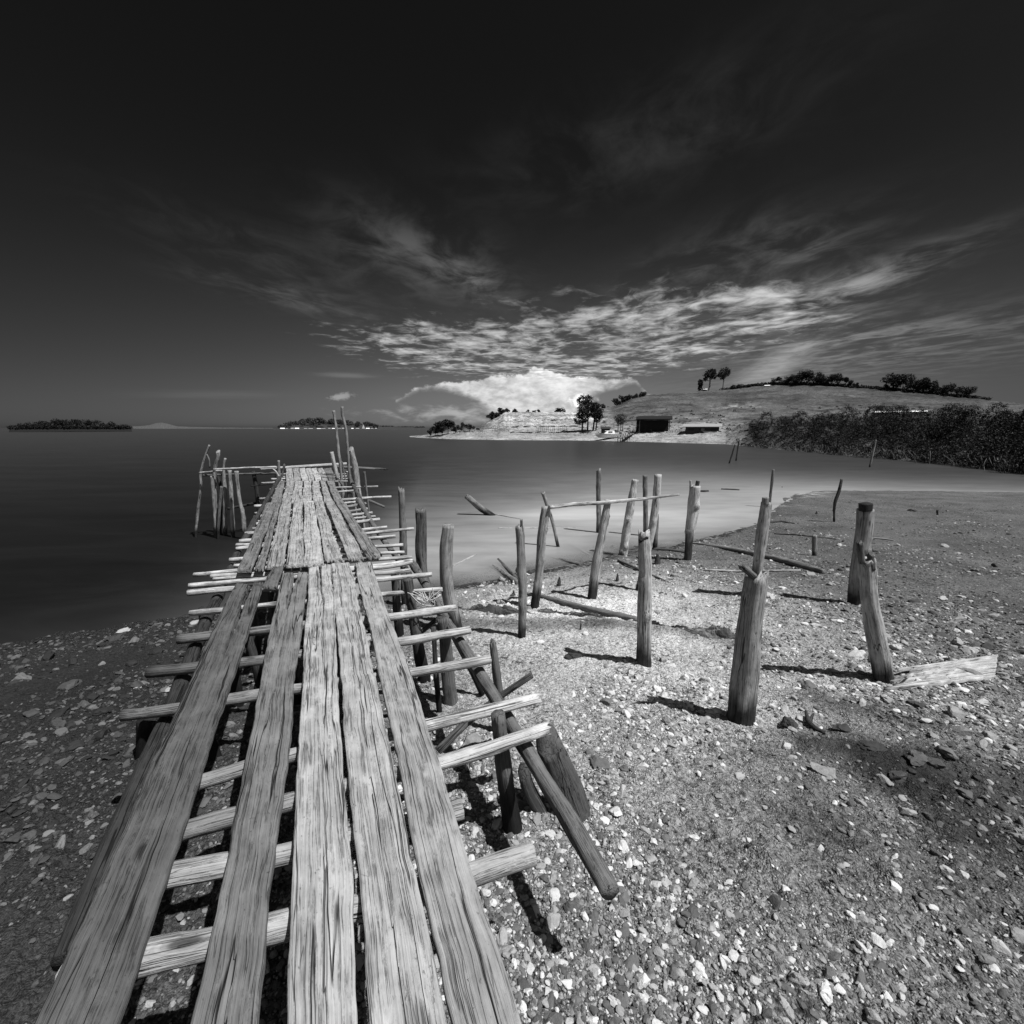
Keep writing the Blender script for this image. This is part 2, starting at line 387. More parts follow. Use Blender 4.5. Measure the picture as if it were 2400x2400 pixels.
# ------------------------------------------------------------------ water
NR, NA = 520, 300
rr = 3.0*(30000/3.0)**(np.linspace(0, 1, NR)); an = np.linspace(R(-88), R(88), NA)
wx = rr[:, None]*np.sin(an)[None]; wy = rr[:, None]*np.cos(an)[None]
dep = np.where((rr[:, None] < 60), -hg(wx, wy), .86)
dep = np.clip(dep, 0, 3)+np.clip((rr[:, None]-12)/60, 0, 4)
ctr = np.exp(-((an[None]-R(14))/R(14))**2)                    # the silty bay between the jetty and the mangroves
dep = dep*(1.0-.55*ctr*np.exp(-(rr[:, None]/45)**2))
dep = dep+np.clip(-(wx+1.5+.15*wy)*.30, 0, 2)*(rr[:, None] < 400)
az2 = np.degrees(np.arctan2(wx, wy)); plume = np.exp(-((az2-13)/14)**2)*np.exp(-((rr[:, None]-11)/np.where(rr[:, None] < 11, 6, 8))**2)*np.clip(.62+1.15*fbm(p3(wx*.13, wy*.42), 4, 61), 0, 2)+.5*np.exp(-((az2-4)/7)**2)*np.exp(-((rr[:, None]-19)/4)**2)*np.clip(.5+1.2*fbm(p3(wx*.2, wy*.5), 3, 63), 0, 2)+.30*np.exp(-((az2-32)/14)**2)*np.exp(-((rr[:, None]-26)/9)**2)
wat = mesh('water', p3(wx, wy, np.zeros_like(wx)).reshape(-1, 3), gridf(NR, NA), WATER, attrs={'depth': dep.ravel(), 'plume': plume.ravel()})
tag(wat, kind='structure')

# ------------------------------------------------------------------ wood builders
SEED = [100]
def catmull(P, n):
    P = np.asarray(P, float)
    if len(P) == 2: return P[0]+(P[1]-P[0])*np.linspace(0, 1, n)[:, None]
    Q = np.vstack((2*P[0]-P[1], P, 2*P[-1]-P[-2])); L = np.linalg.norm(np.diff(P, axis=0), axis=1); c = np.concatenate(([0], np.cumsum(L)))
    s = np.linspace(0, c[-1], n); o = []
    for v in s:
        i = min(max(np.searchsorted(c, v, 'right')-1, 0), len(P)-2); t = (v-c[i])/max(L[i], 1e-9)
        a, b, d, e = Q[i:i+4]
        o.append(.5*((2*b)+(-a+d)*t+(2*a-5*b+4*d-e)*t*t+(-a+3*b-3*d+e)*t**3))
    return np.array(o)
def logv(pts, rad, tone=.3, wet=None, wob=.13, groove=.09, bend=.0, end1='cut', end0='cut', seg=18, step=.045, knobs=0, notch=None, flat=None):
    """a swept trunk or pole. wet=(z_low, z_high): black below z_low, dry above z_high"""
    SEED[0] += 1; sd_ = SEED[0]; rg = np.random.RandomState(sd_)
    pts = np.asarray(pts, float); L = np.linalg.norm(np.diff(pts, axis=0), axis=1).sum()
    n = int(np.clip(L/step, 10, 110)); c = catmull(pts, n)
    if bend:
        u = np.linspace(0, 1, n); c = c+np.stack([bend*L*(fbm(p3(u*2.3+7*k, sd_*1.1), 3, sd_)-0)*np.sin(u*np.pi) for k in range(3)], 1)
    rad = np.interp(np.linspace(0, 1, n), np.linspace(0, 1, len(np.atleast_1d(rad))), np.atleast_1d(rad)) if np.ndim(rad) else np.full(n, float(rad))
    T = np.gradient(c, axis=0); T /= np.linalg.norm(T, axis=1)[:, None]
    up = np.array((0, 0, 1.)) if abs(T[0][2]) < .8 else np.array((1., 0, 0))
    A = np.cross(T, up); A /= np.linalg.norm(A, axis=1)[:, None]; B = np.cross(T, A)
    th = np.linspace(0, 2*np.pi, seg, endpoint=False); s = np.linspace(0, L, n)
    ct, st_ = np.cos(th), np.sin(th)
    q = p3(ct[None]*1.4+0*s[:, None], st_[None]*1.4+0*s[:, None], s[:, None]/max(rad.mean(), .02)*.22+sd_*3.1)
    r = rad[:, None]*(1+wob*fbm(q, 3, sd_))
    q2 = p3(ct[None]*4.5+0*s[:, None], st_[None]*4.5+0*s[:, None], s[:, None]/max(rad.mean(), .02)*.12)
    r = r*(1+groove*fbm(q2, 3, sd_+50))
    if flat: r = r*(1-flat*np.abs(st_[None]))
    for k in range(knobs):
        k0, t0 = rg.uniform(.05, .95)*L, rg.uniform(0, 2*np.pi); w = rad.mean()*.55
        ds = (s[:, None]-k0); dt = (np.angle(np.exp(1j*(th[None]-t0))))*rad.mean()
        r = r+rad.mean()*.42*np.exp(-(ds**2+dt**2)/w**2)
    v = c[:, None]+A[:, None]*(ct[None, :, None]*r[..., None])+B[:, None]*(st_[None, :, None]*r[..., None])
    def brk(i, sgn, amp):
        o = amp*(fbm(p3(ct*2.2, st_*2.2, sd_*.7+i), 3, sd_+9)+.35*(rg.rand(seg)-.5))
        v[i] += T[i]*(sgn*o)[:, None]
    if end1 == 'broken': brk(n-1, 1, rad[-1]*1.1)
    elif end1 == 'slant': v[n-1] += T[n-1]*(ct*rad[-1]*.9)[:, None]
    else: brk(n-1, 1, rad[-1]*.10)
    if end0 == 'broken': brk(0, -1, rad[0]*1.0)
    if notch:                                             # a slab split away from the top: (fraction of length, angle centre, half width)
        ln, tc_, hw = notch
        k = np.where(s > L-ln)[0]; m_ = np.abs(np.angle(np.exp(1j*(th-tc_)))) < hw
        for i in k[1:]: v[i][m_] = v[k[0]][m_]+(c[k[0]]-v[k[0]][m_])*(.0)+T[i]*(.004*(i-k[0]))
    cen = np.vstack((c[0]-T[0]*rad[0]*.02, c[-1]-T[-1]*rad[-1]*(.25 if end1 == 'broken' else -.02)))
    V = np.vstack((v.reshape(-1, 3), cen))
    i = np.arange(n-1)[:, None]*seg; j = np.arange(seg)[None]; j2 = (j+1) % seg
    f = np.stack((i+j, i+j2, i+seg+j2, i+seg+j), -1).reshape(-1, 4)
    jj = np.arange(seg); jn = (jj+1) % seg
    c0 = np.stack((np.full(seg, n*seg), jn, jj), 1); c1 = np.stack((np.full(seg, n*seg+1), (n-1)*seg+jj, (n-1)*seg+jn), 1)
    gr = np.concatenate((p3(ct[None]*r, st_[None]*r, s[:, None]+0*r).reshape(-1, 3), [(0, 0, 0), (0, 0, L)]))+rg.uniform(-20, 20, 3)
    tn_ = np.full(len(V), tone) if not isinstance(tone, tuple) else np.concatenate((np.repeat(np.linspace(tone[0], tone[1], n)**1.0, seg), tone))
    wt_ = np.zeros(len(V))
    if wet:
        zz_ = V[:, 2]+.10*fbm(p3(gr[:, 0]*16, gr[:, 1]*16, gr[:, 2]*4), 3, sd_)
        wt_ = np.clip((wet[1]-zz_)/max(.45*(wet[1]-wet[0]), 1e-3), 0, 1)**.8
    return V, [f, c0, c1], {'grain': gr, 'tone': tn_, 'wet': wt_}
def logo(name, pts, rad, parent=None, label=None, cat=None, group=None, **kw):
    pts = np.asarray(pts, float); V, Fs, at = logv(pts, rad, **kw)
    return tag(mesh(name, V, Fs, WOOD, parent, at, org=pts[0]), label, cat, group)
def multi(name, logs, parent=None, org=None, label=None, cat=None, group=None):
    """one mesh out of several swept limbs of the same thing (a trunk with its branch stubs)"""
    V, Fs, at, o = [], [], {}, 0
    for v, f, a in logs:
        V.append(v); Fs += [q+o for q in f]; o += len(v)
        for k in a: at.setdefault(k, []).append(a[k])
    return tag(mesh(name, np.concatenate(V), Fs, WOOD, parent, {k: np.concatenate(q) for k, q in at.items()}, org=org), label, cat, group)

# ------------------------------------------------------------------ the jetty
def zd(Y): return 1.64+.035*max(0, Y-4.5)
def atdeck(px, py, dz=0.0):
    z = 1.64
    for k in range(12):
        p = atz(px, py, z+dz); z = .5*z+.5*zd(min(p[1], 15))
    return atz(px, py, z+dz)
J = empty('wooden_jetty', atdeck(700, 1500)*np.array((1, 1, 0))+np.array((0, 0, .8)))
tag(J, 'ramshackle jetty of weathered planks on rough crosspoles running out over the dark water', 'jetty')
def plank(nl, nr, fr, fl, dz=0.0, tone=.38, thick=.032, extend=False, rag0=.006, rag1=.006, cracks=(), nu=34, parent=None, org=None, label=None, name='plank', pts=None):
    SEED[0] += 1; sd_ = SEED[0]; rg = np.random.RandomState(sd_)
    a, b, c, d = [np.array(q, float) for q in pts] if pts else [atdeck(*q, dz) for q in (nl, nr, fr, fl)]
    if extend:
        for p, q in ((a, d), (b, c)):
            k = (p[1]-.15)/(q[1]-p[1]); p += (p-q)*k
    Lm = np.linalg.norm((c+d-a-b)/2); Wd = np.linalg.norm(b-a)
    nv = int(np.clip(Lm/.022, 24, 190)); u = np.linspace(0, 1, nu); v = np.linspace(0, 1, nv); U, Vv = np.meshgrid(u, v)
    P_ = (a*((1-U)*(1-Vv))[..., None]+b*(U*(1-Vv))[..., None]+c*(U*Vv)[..., None]+d*((1-U)*Vv)[..., None])
    ax = (c+d-a-b)/2; ax /= np.linalg.norm(ax); cr = (b-a)/Wd; cr = cr-ax*(cr@ax); cr /= np.linalg.norm(cr); nz = np.cross(cr, ax)
    if nz[2] < 0: nz = -nz
    s = v*Lm
    # wavy waney edges
    el = (.012*fbm(p3(s*1.5, sd_), 3, 1)+.003*fbm(p3(s*14, sd_), 2, 2)); er = (.012*fbm(p3(s*1.5, sd_+9), 3, 3)+.003*fbm(p3(s*14, sd_+5), 2, 4))
    P_ += cr*((el[:, None]*(1-U)+er[:, None]*U))[..., None]
    n0 = rag0*(fbm(p3(u*9, sd_), 3, 6)*1.2+.7*(rg.rand(nu)-.5)); n1 = rag1*(fbm(p3(u*9, sd_+2), 3, 7)*1.2+.7*(rg.rand(nu)-.5))
    P_ += ax*((n0[None]*np.exp(-s/.05)[:, None]+n1[None]*np.exp(-(Lm-s)/.05)[:, None]))[..., None]
    z = .004*fbm(p3(U*2, Vv*Lm*1.2, sd_), 3, 8)+.0016*fbm(p3(U*16, Vv*Lm*2, sd_), 3, 9)+.006*(rg.rand()-.5)*((U-.5)*2)**2
    slot = np.zeros_like(U, bool)
    for (u0, v0, u1, v1, w, dp) in cracks:               # long splits along the grain
        t = np.clip((Vv-v0)/(v1-v0), 0, 1); uc = u0+(u1-u0)*t+.035*fbm(p3(Vv*Lm*2.5, sd_+u0*9), 3, 12)
        ww = w*(1-.65*t)/Wd; ins = ((Vv-v0)*(Vv-v1) <= 0)
        near_ = np.abs(U-uc) < ww
        z = np.where(ins & near_, z-dp, z)
        if dp > .05: slot |= ins & near_
    edge = np.minimum(U, 1-U)*Wd; z = z-.005*np.exp(-edge/.006)
    T_ = P_+nz*z[..., None]
    N = nu*nv
    top = T_.reshape(-1, 3)
    bot = (P_-nz*thick)
    idx = np.arange(N).reshape(nv, nu)
    f = gridf(nv, nu)
    if slot.any():
        bad = slot.ravel(); f = f[~(bad[f].all(1))]
    bb = np.concatenate((bot[:, 0], bot[:, -1])); L0 = N+np.arange(nv); R0 = N+nv+np.arange(nv)
    sideL = np.stack((idx[:-1, 0], idx[1:, 0], L0[1:], L0[:-1]), 1); sideR = np.stack((idx[1:, -1], idx[:-1, -1], R0[:-1], R0[1:]), 1)
    und = np.stack((L0[:-1], L0[1:], R0[1:], R0[:-1]), 1)
    if slot.any(): und = und[:0]
    V = [top, bb]; o = N+2*nv
    e0 = bot[0]; e1 = bot[-1]; V += [e0, e1]; E0 = o+np.arange(nu); E1 = o+nu+np.arange(nu)
    end0 = np.stack((idx[0, 1:], idx[0, :-1], E0[:-1], E0[1:]), 1); end1 = np.stack((idx[-1, :-1], idx[-1, 1:], E1[1:], E1[:-1]), 1)
    V = np.concatenate(V)
    gc = np.stack((U*Wd, z*1.0, Vv*Lm), -1).reshape(-1, 3)
    gb = np.concatenate((np.stack((0*s, 0*s-thick, s), 1), np.stack((0*s+Wd, 0*s-thick, s), 1), np.stack((u*Wd, 0*u-thick, 0*u), 1), np.stack((u*Wd, 0*u-thick, 0*u+Lm), 1)))
    gr = np.concatenate((gc, gb))+rg.uniform(-20, 20, 3)
    o_ = mesh(name, V, [f, sideL, sideR, und, end0, end1], WOOD, parent or J, {'grain': gr, 'tone': np.full(len(V), tone), 'wet': np.zeros(len(V))}, org=(a+b)/2 if org is None else org, smooth=True)
    if label: o_['label'] = label
    return o_
# near planks
plank((322, 1864), (451, 1864), (616, 1364), (549, 1367), tone=.115, extend=True, rag1=.02, cracks=[(.56, 1.0, .55, .66, .018, .06), (.55, .66, .48, .05, .0035, .012), (.40, .5, .36, .15, .002, .008)], label='dark brown split plank along the left edge')
plank((554, 1864), (665, 1864), (721, 1340), (661, 1342), tone=.20, extend=True, rag1=.012, cracks=[(.52, 1.0, .42, .78, .014, .06), (.42, .78, .55, .05, .003, .012)])
plank((695, 1864), (808, 1864), (774, 1322), (724, 1325), tone=.44, extend=True, rag1=.02, cracks=[(.46, 1.0, .62, .72, .010, .06), (.62, .72, .55, .1, .003, .01), (.3, .9, .35, .55, .002, .008)])
plank((827, 1864), (936, 1864), (820, 1318), (775, 1321), tone=.42, extend=True, rag1=.012, cracks=[(.25, .99, .3, .74, .004, .012), (.6, .99, .62, .78, .004, .012), (.45, .6, .5, .1, .003, .012)])
plank((950, 1864), (1054, 1864), (872, 1316), (831, 1318), tone=.36, extend=True, rag1=.012, cracks=[(.7, .9, .66, .5, .002, .008), (.3, .45, .36, .1, .0025, .01)])
plank((613, 1373), (650, 1374), (664, 1326), (640, 1328), dz=.035, tone=.14, rag0=.02)
# middle planks, laid on top of the near ones
for i, q in enumerate([((558, 1332), (590, 1334), (646, 1177), (624, 1178)), ((599, 1330), (619, 1331), (658, 1177), (648, 1177)), ((622, 1328), (665, 1325), (684, 1176), (661, 1177)), ((670, 1324), (711, 1321), (709, 1175), (688, 1176)),
                       ((714, 1321), (761, 1319), (734, 1173), (711, 1175)), ((762, 1312), (801, 1310), (758, 1173), (737, 1174)), ((816, 1309), (853, 1306), (783, 1174), (762, 1175)), ((860, 1304), (895, 1301), (802, 1172), (785, 1173))]):
    plank(*q, dz=.04, tone=(.20, .22, .34, .42, .46, .40, .36, .24)[i], rag0=(.012, .012, .008, .012, .012, .03, .03, .05)[i], nu=26, thick=.04, cracks=[(.5, .02, .45, .3, .006, .02)] if i in (0, 3, 5, 7) else [(.4, .1, .5, .6, .003, .012)])
for i, (a, b) in enumerate([((634, 659), (655, 668)), ((660, 681), (671, 690)), ((683, 708), (692, 709)), ((710, 732), (711, 730)), ((735, 757), (732, 747)), ((760, 781), (751, 762)), ((784, 803), (766, 781))]):
    plank((a[0], 1177), (a[1], 1176), (b[1], 1126), (b[0], 1127), dz=.015, tone=(.22, .34, .40, .44, .42, .36, .24)[i], nu=20, cracks=[(.5, .9, .45, .4, .004, .012)])
for i, (a, b) in enumerate([((671, 688), (670, 685)), ((689, 706), (687, 699)), ((708, 723), (701, 714)), ((724, 738), (716, 728)), ((740, 754), (730, 742)), ((756, 770), (744, 756)), ((772, 786), (758, 778))]):
    plank((a[0], 1125), (a[1], 1124), (b[1], 1096), (b[0], 1098), dz=.03, tone=(.40, .34, .5, .44, .48, .36, .18)[i], nu=16)
# crosspoles under the planks, each through its own points from the left tip to the right tip
def joist(pts, w, dz=-.075, tone=.45, **kw):
    c = [atdeck(x, y, dz) for x, y in pts]
    r = pxw(c[len(c)//2], w)/2
    kw.setdefault('bend', .006); kw.setdefault('groove', .07)
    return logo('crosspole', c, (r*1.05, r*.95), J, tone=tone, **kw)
joist([(150, 2290), (900, 2110), (1250, 2000)], 56, tone=.45)
joist([(250, 2085), (850, 1960), (1085, 1895)], 48, tone=.42)
joist([(380, 1962), (560, 1915), (816, 1848), (1034, 1790), (1278, 1708)], 36, tone=(.22, .66), end1='broken', groove=.1)  # tone pairs here: left ends darker, vignette painted along the pole
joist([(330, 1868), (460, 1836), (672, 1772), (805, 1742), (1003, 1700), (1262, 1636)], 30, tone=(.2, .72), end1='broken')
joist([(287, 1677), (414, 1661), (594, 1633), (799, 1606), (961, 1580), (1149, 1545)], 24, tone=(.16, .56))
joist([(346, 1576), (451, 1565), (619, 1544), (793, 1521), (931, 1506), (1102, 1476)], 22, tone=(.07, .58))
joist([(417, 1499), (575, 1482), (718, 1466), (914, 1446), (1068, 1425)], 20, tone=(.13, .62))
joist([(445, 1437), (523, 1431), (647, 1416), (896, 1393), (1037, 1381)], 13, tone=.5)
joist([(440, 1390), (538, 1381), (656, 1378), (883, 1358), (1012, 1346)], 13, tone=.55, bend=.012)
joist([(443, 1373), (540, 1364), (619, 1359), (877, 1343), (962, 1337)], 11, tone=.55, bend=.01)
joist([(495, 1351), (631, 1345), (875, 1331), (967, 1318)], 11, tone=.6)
joist([(500, 1357), (680, 1342), (880, 1326), (966, 1312)], 10, tone=.6, flat=.4)
joist([(454, 1348), (554, 1339), (801, 1319), (966, 1305)], 9, tone=.6)
for (a, b, w, t) in [((549, 1326), (948, 1294), 8, .6), ((538, 1313), (945, 1277), 9, .5), ((553, 1286), (970, 1239), 8, .5), ((554, 1278), (927, 1257), 9, .55), ((561, 1269), (907, 1236), 9, .55), ((574, 1251), (890, 1217), 9, .45),
                     ((583, 1240), (880, 1210), 6, .4), ((586, 1230), (873, 1202), 7, .55), ((590, 1225), (861, 1192), 6, .5), ((595, 1213), (858, 1180), 7, .4), ((597, 1203), (840, 1176), 5, .5), ((596, 1186), (917, 1164), 6, .6), ((608, 1169), (829, 1150), 5, .5),
                     ((633, 1147), (886, 1140), 4, .55), ((613, 1132), (816, 1122), 4, .6), ((636, 1123), (818, 1116), 4, .6), ((640, 1130), (815, 1128), 4, .5), ((655, 1112), (822, 1106), 4, .55), ((650, 1118), (818, 1111), 4, .5)]:
    joist([a, ((a[0]+b[0])/2, (a[1]+b[1])/2+.5), b], w, tone=t, bend=.012, seg=12)
# stringers
def along(pts, z, w, **kw):
    c = [atz(x, y, z if np.isscalar(z) else z[i]) for i, (x, y) in enumerate(pts)]
    return c, [pxw(p, ww)/2 for p, ww in zip(c, w if np.ndim(w) else [w]*len(c))]
c, r = along([(967, 1322), (1030, 1425), (1095, 1530), (1175, 1660), (1246, 1778), (1330, 1915), (1430, 2090)], 1.44, (18, 22, 25, 30, 36, 42, 48))
logo('stringer', c, r, J, tone=.17, bend=.004, end0='cut')
c, r = along([(840, 1172), (881, 1240), (925, 1300), (960, 1345)], (1.75, 1.62, 1.5, 1.46), 13); logo('stringer', c, r, J, tone=.16)
c, r = along([(516, 1392), (482, 1458), (411, 1640), (310, 1868), (150, 2250)], 1.45, (22, 26, 36, 44, 50)); logo('stringer', c, r, J, tone=.045)
c, r = along([(600, 1215), (560, 1290), (516, 1385)], (1.7, 1.55, 1.46), 14); logo('stringer', c, r, J, tone=.06)
c, r = along([(655, 1120), (600, 1215)], (1.86, 1.72), 9); logo('stringer', c, r, J, tone=.06)
c, r = along([(815, 1112), (850, 1180)], (1.86, 1.74), 9); logo('stringer', c, r, J, tone=.1)
# posts: list of (points top to bottom in the picture, width, foot on ground or sea bed, tone, kwargs)
def post_pts(pts, w, foot='g', Y=None, dY=0.0):
    """world points from foot to top; pts run from the foot up"""
    b = atg(*pts[0]) if foot == 'g' else atz(*pts[0], 0.0)
    if Y is not None: b = aty(*pts[0], Y)
    out_ = [b]+[aty(x, y, b[1]+dY*(k+1)/len(pts[1:])) for k, (x, y) in enumerate(pts[1:])]
    w = w if np.ndim(w) else [w]*len(pts)
    rad = [pxw(p, ww)/2 for p, ww in zip(out_, w)]
    dirn = out_[0]-out_[1]; dirn /= np.linalg.norm(dirn)
    sink = .12 if foot == 'g' else .5
    return [out_[0]+dirn*sink]+out_, [rad[0]]+rad
def jpost(pts, w, foot='g', tone=.25, dY=0.0, Y=None, wetu=.35, name='post', **kw):
    p, r = post_pts(pts, w, foot, Y, dY); z0 = p[1][2]
    return logo(name, p, r, J, tone=tone, wet=(z0-.05, z0+wetu), **kw)
jpost([(950, 1440), (946, 1300), (941, 1148)], (16, 16, 15), tone=.22, wetu=.5, end1='broken', Y=7.4)
jpost([(1036, 1446), (1008, 1385), (990, 1333), (987, 1193)], (18, 22, 24, 25), tone=.16, end1='broken', groove=.16, wob=.16, Y=6.4)
jpost([(1070, 1478), (1062, 1440), (1048, 1376), (1046, 1290), (1052, 1230)], (30, 31, 30, 30, 27), tone=.34, wob=.08, end1='cut', bend=0)
jpost([(937, 1492), (929, 1400), (925, 1340)], (20, 20, 18), tone=.10)
jpost([(996, 1596), (975, 1480), (958, 1375), (955, 1356)], (28, 26, 22, 22), tone=.11, wetu=.5)
yb_ = atdeck(1040, 1430, -.075)[1]-.05; jpost([(1064, 1735), (1052, 1600), (1043, 1500), (1037, 1446)], (34, 31, 29, 28), tone=.15, wetu=.35, Y=yb_)
yb_ = atdeck(1185, 1738, -.075)[1]+.10; jpost([(1200, 1935), (1189, 1864), (1174, 1740), (1168, 1672)], (44, 40, 35, 32), tone=.15, wetu=.35, Y=yb_)
jpost([(1190, 1715), (1173, 1640), (1160, 1545), (1155, 1505)], (22, 21, 21, 16), tone=.15, end1='broken', label=None)
jpost([(1133, 1628), (1098, 1555), (1062, 1492)], (16, 14, 12), tone=.09)
jpost([(1030, 1668), (1022, 1580), (1016, 1470)], (13, 12, 11), tone=.08)
jpost([(338, 1775), (342, 1730), (346, 1686)], (34, 36, 38), tone=.04)
jpost([(603, 1545), (596, 1480), (590, 1420)], 20, tone=.06); jpost([(560, 1650), (545, 1560), (540, 1500)], 24, tone=.05); jpost([(505, 1780), (480, 1700), (470, 1620)], 28, tone=.05)
jpost([(655, 1500), (640, 1440), (636, 1390)], 16, tone=.06); jpost([(618, 1640), (600, 1560), (575, 1480)], 18, tone=.06); jpost([(700, 1650), (690, 1570), (690, 1500)], 22, tone=.06)
jpost([(480, 1480), (476, 1450), (474, 1425)], 16, tone=.05)
c = [atz(1026, 1760, 1.05), atz(1120, 1670, 1.2), atz(1246, 1582, 1.48)]; logo('brace', c, .035, J, tone=.11, flat=.45)
c = [atz(970, 1495, 1.05), aty(1036, 1443, atz(970, 1495, 1.05)[1])]; logo('brace', c, .04, J, tone=.10, flat=.4)
# stout leaning log beside the stringer
p, r = post_pts([(1345, 1905), (1310, 1800), (1284, 1735)], (76, 66, 56)); logo('post', p, r, J, tone=.10, end1='slant', groove=.08)
p, r = post_pts([(1270, 1905), (1240, 1850), (1228, 1808)], (34, 32, 28)); logo('post', p, r, J, tone=.09, end1='slant')
# sea end of the deck: T-head, its bars and its posts
YW = 13.0
def wpost(pts, w, tone, **kw):
    p, r = post_pts(pts, w, 'w', YW+kw.pop('dy', 0)); p[0][2] = -.5
    return logo('post', p, r, J, tone=tone, wet=(.0, .35), seg=12, **kw)
wpost([(460, 1241), (466, 1180), (471, 1140), (470, 1112), (479, 1075), (491, 1043)], (6, 6, 6, 6, 5, 4), .34, knobs=5, wob=.2)
logo('post', [aty(484, 1064, YW), aty(490, 1077, YW), aty(492, 1096, YW)], .02, J, tone=.2, seg=8)
wpost([(507, 1243), (502, 1180), (497, 1115)], 8, .30, wob=.2, dy=-.1)
wpost([(505, 1236), (504, 1160), (503, 1105), (510, 1075), (511, 1058)], (9, 8, 8, 8, 8), .36, end1='slant', wob=.2)
wpost([(528, 1252), (527, 1200), (527, 1149), (524, 1099), (528, 1074)], (9, 9, 9, 7, 5), .34, wob=.18, dy=.2)
wpost([(546, 1262), (543, 1180), (538, 1102)], (9, 9, 8), .40, wob=.2)
wpost([(574, 1248), (569, 1205), (560, 1165), (554, 1104)], (9, 9, 8, 8), .36, wob=.22, dy=-.3)
wpost([(516, 1240), (520, 1160), (508, 1108)], 7, .05, dy=.4); wpost([(512, 1235), (519, 1140)], 6, .2, dy=-.2)
wpost([(611, 1222), (604, 1165), (594, 1104)], (11, 10, 8), .04, dy=.5)
wpost([(640, 1200), (645, 1150), (650, 1105)], 9, .06, dy=.6); wpost([(800, 1205), (805, 1150), (808, 1100)], 9, .08, dy=.8)
wpost([(722, 1215), (722, 1150), (722, 1105)], 9, .05, dy=.6)
def bar(a, b, w, tone, Ya=YW, Yb=None, **kw):
    pa, pb = aty(*a, Ya), aty(*b, Yb or Ya); logo('crossbar', [pa, (pa+pb)/2, pb], pxw(pa, w)/2, J, tone=tone, seg=10, bend=.008, **kw)
bar((467, 1108), (520, 1103), 4, .5, YW-.15); bar((500, 1100), (648, 1094), 4.5, .55, YW-.18, 13.6); bar((470, 1114), (646, 1108), 5, .15, YW+.12, 13.6); bar((533, 1192), (606, 1178), 6, .04, YW+.3, YW+.6); bar((588, 1139), (642, 1134), 3, .05, 13.3)
bar((648, 1109), (612, 1111), 5, .08, 13.5, YW+.2)
plank(None, None, None, None, pts=[aty(612, 1099, 13.7), aty(606, 1096, 13.95), aty(812, 1083, 14.2), aty(812, 1087, 13.95)], tone=.5, nu=10)
plank(None, None, None, None, pts=[aty(780, 1093, 13.2), aty(780, 1089, 13.5), aty(893, 1096, 13.6), aty(890, 1099, 13.3)], tone=.16, nu=10, rag1=.25)
def dpost(pts, w, Y, tone, **kw):
    p = [aty(x, y, Y) for x, y in pts]; d = p[0]-p[1]; p = [p[0]+d/np.linalg.norm(d)*.9]+p; w = w if np.ndim(w) else [w]*len(pts)
    logo('post', p, [pxw(p[1], ww)/2 for ww in [w[0]]+list(w)], J, tone=tone, seg=12, **kw)
dpost([(801, 1126), (797, 1082), (793, 1059), (789, 1015), (782, 962)], (8, 7, 7, 6, 6), 12.0, .30, knobs=4, wob=.15)
dpost([(828, 1160), (819, 1108), (815, 1053), (811, 1010), (803, 972), (802, 953)], (7, 7, 6, 6, 6, 7), 11.3, .26, knobs=3, wob=.15)
dpost([(792, 1122), (785, 1095), (777, 1059)], (9, 9, 9), 12.3, .42)
dpost([(841, 1168), (832, 1095), (822, 1052)], (15, 14, 12), 11.0, .36, end1='slant')
dpost([(864, 1200), (859, 1150), (854, 1105)], 5, 10.8, .2)
dpost([(806, 1105), (802, 1082)], 3, 12.0, .2)
dpost([(655, 1120), (653, 1098), (653, 1079)], (8, 8, 6), 12.4, .22, knobs=4, wob=.25); dpost([(661, 1118), (664, 1100), (667, 1088)], (5, 5, 4), 12.5, .2, wob=.25, end1='broken'); dpost([(655, 1118), (646, 1104), (640, 1100)], (4, 4, 3), 12.3, .5)
dpost([(826, 1156), (812, 1150), (795, 1125)], (6, 6, 5), 11.6, .15)
# a tangle of pale cord hanging from the crosspole
def tube(c, r, seg=5):
    c = np.asarray(c); n = len(c); T = np.gradient(c, axis=0); T /= np.linalg.norm(T, axis=1)[:, None]+1e-9
    up = np.array((.3, .5, .8)); A = np.cross(T, up); A /= np.linalg.norm(A, axis=1)[:, None]+1e-9; B = np.cross(T, A)
    th = np.linspace(0, 2*np.pi, seg, endpoint=False); v = c[:, None]+r*(A[:, None]*np.cos(th)[None, :, None]+B[:, None]*np.sin(th)[None, :, None])
    i = np.arange(n-1)[:, None]*seg; j = np.arange(seg)[None]; j2 = (j+1) % seg
    return v.reshape(-1, 3), np.stack((i+j, i+j2, i+seg+j2, i+seg+j), -1).reshape(-1, 4)
CORD = plain('pale_cord', .55, .8, 40)
rg = np.random.RandomState(5); yr = atdeck(1005, 1385, -.06)[1]; cs = []
for k in range(7):
    x0, x1 = rg.uniform(955, 1010), rg.uniform(990, 1036); c = [aty(x0, 1388+rg.uniform(-4, 4), yr-.06), aty((x0+x1)/2+rg.uniform(-16, 16), 1400+rg.uniform(0, 18), yr-.1+rg.uniform(-.05, .05)), aty(1006+rg.uniform(-12, 16), 1412+rg.uniform(-8, 10), yr-.09), aty(x1, 1386+rg.uniform(-8, 20), yr-.06)]
    cs.append(tube(catmull(c, 30), .004))
V, Fs = join(cs); tag(mesh('cord_tangle', V, Fs, CORD, org=V[0]), 'tangled pale cord hanging from a crosspole on the right of the jetty', 'cord')

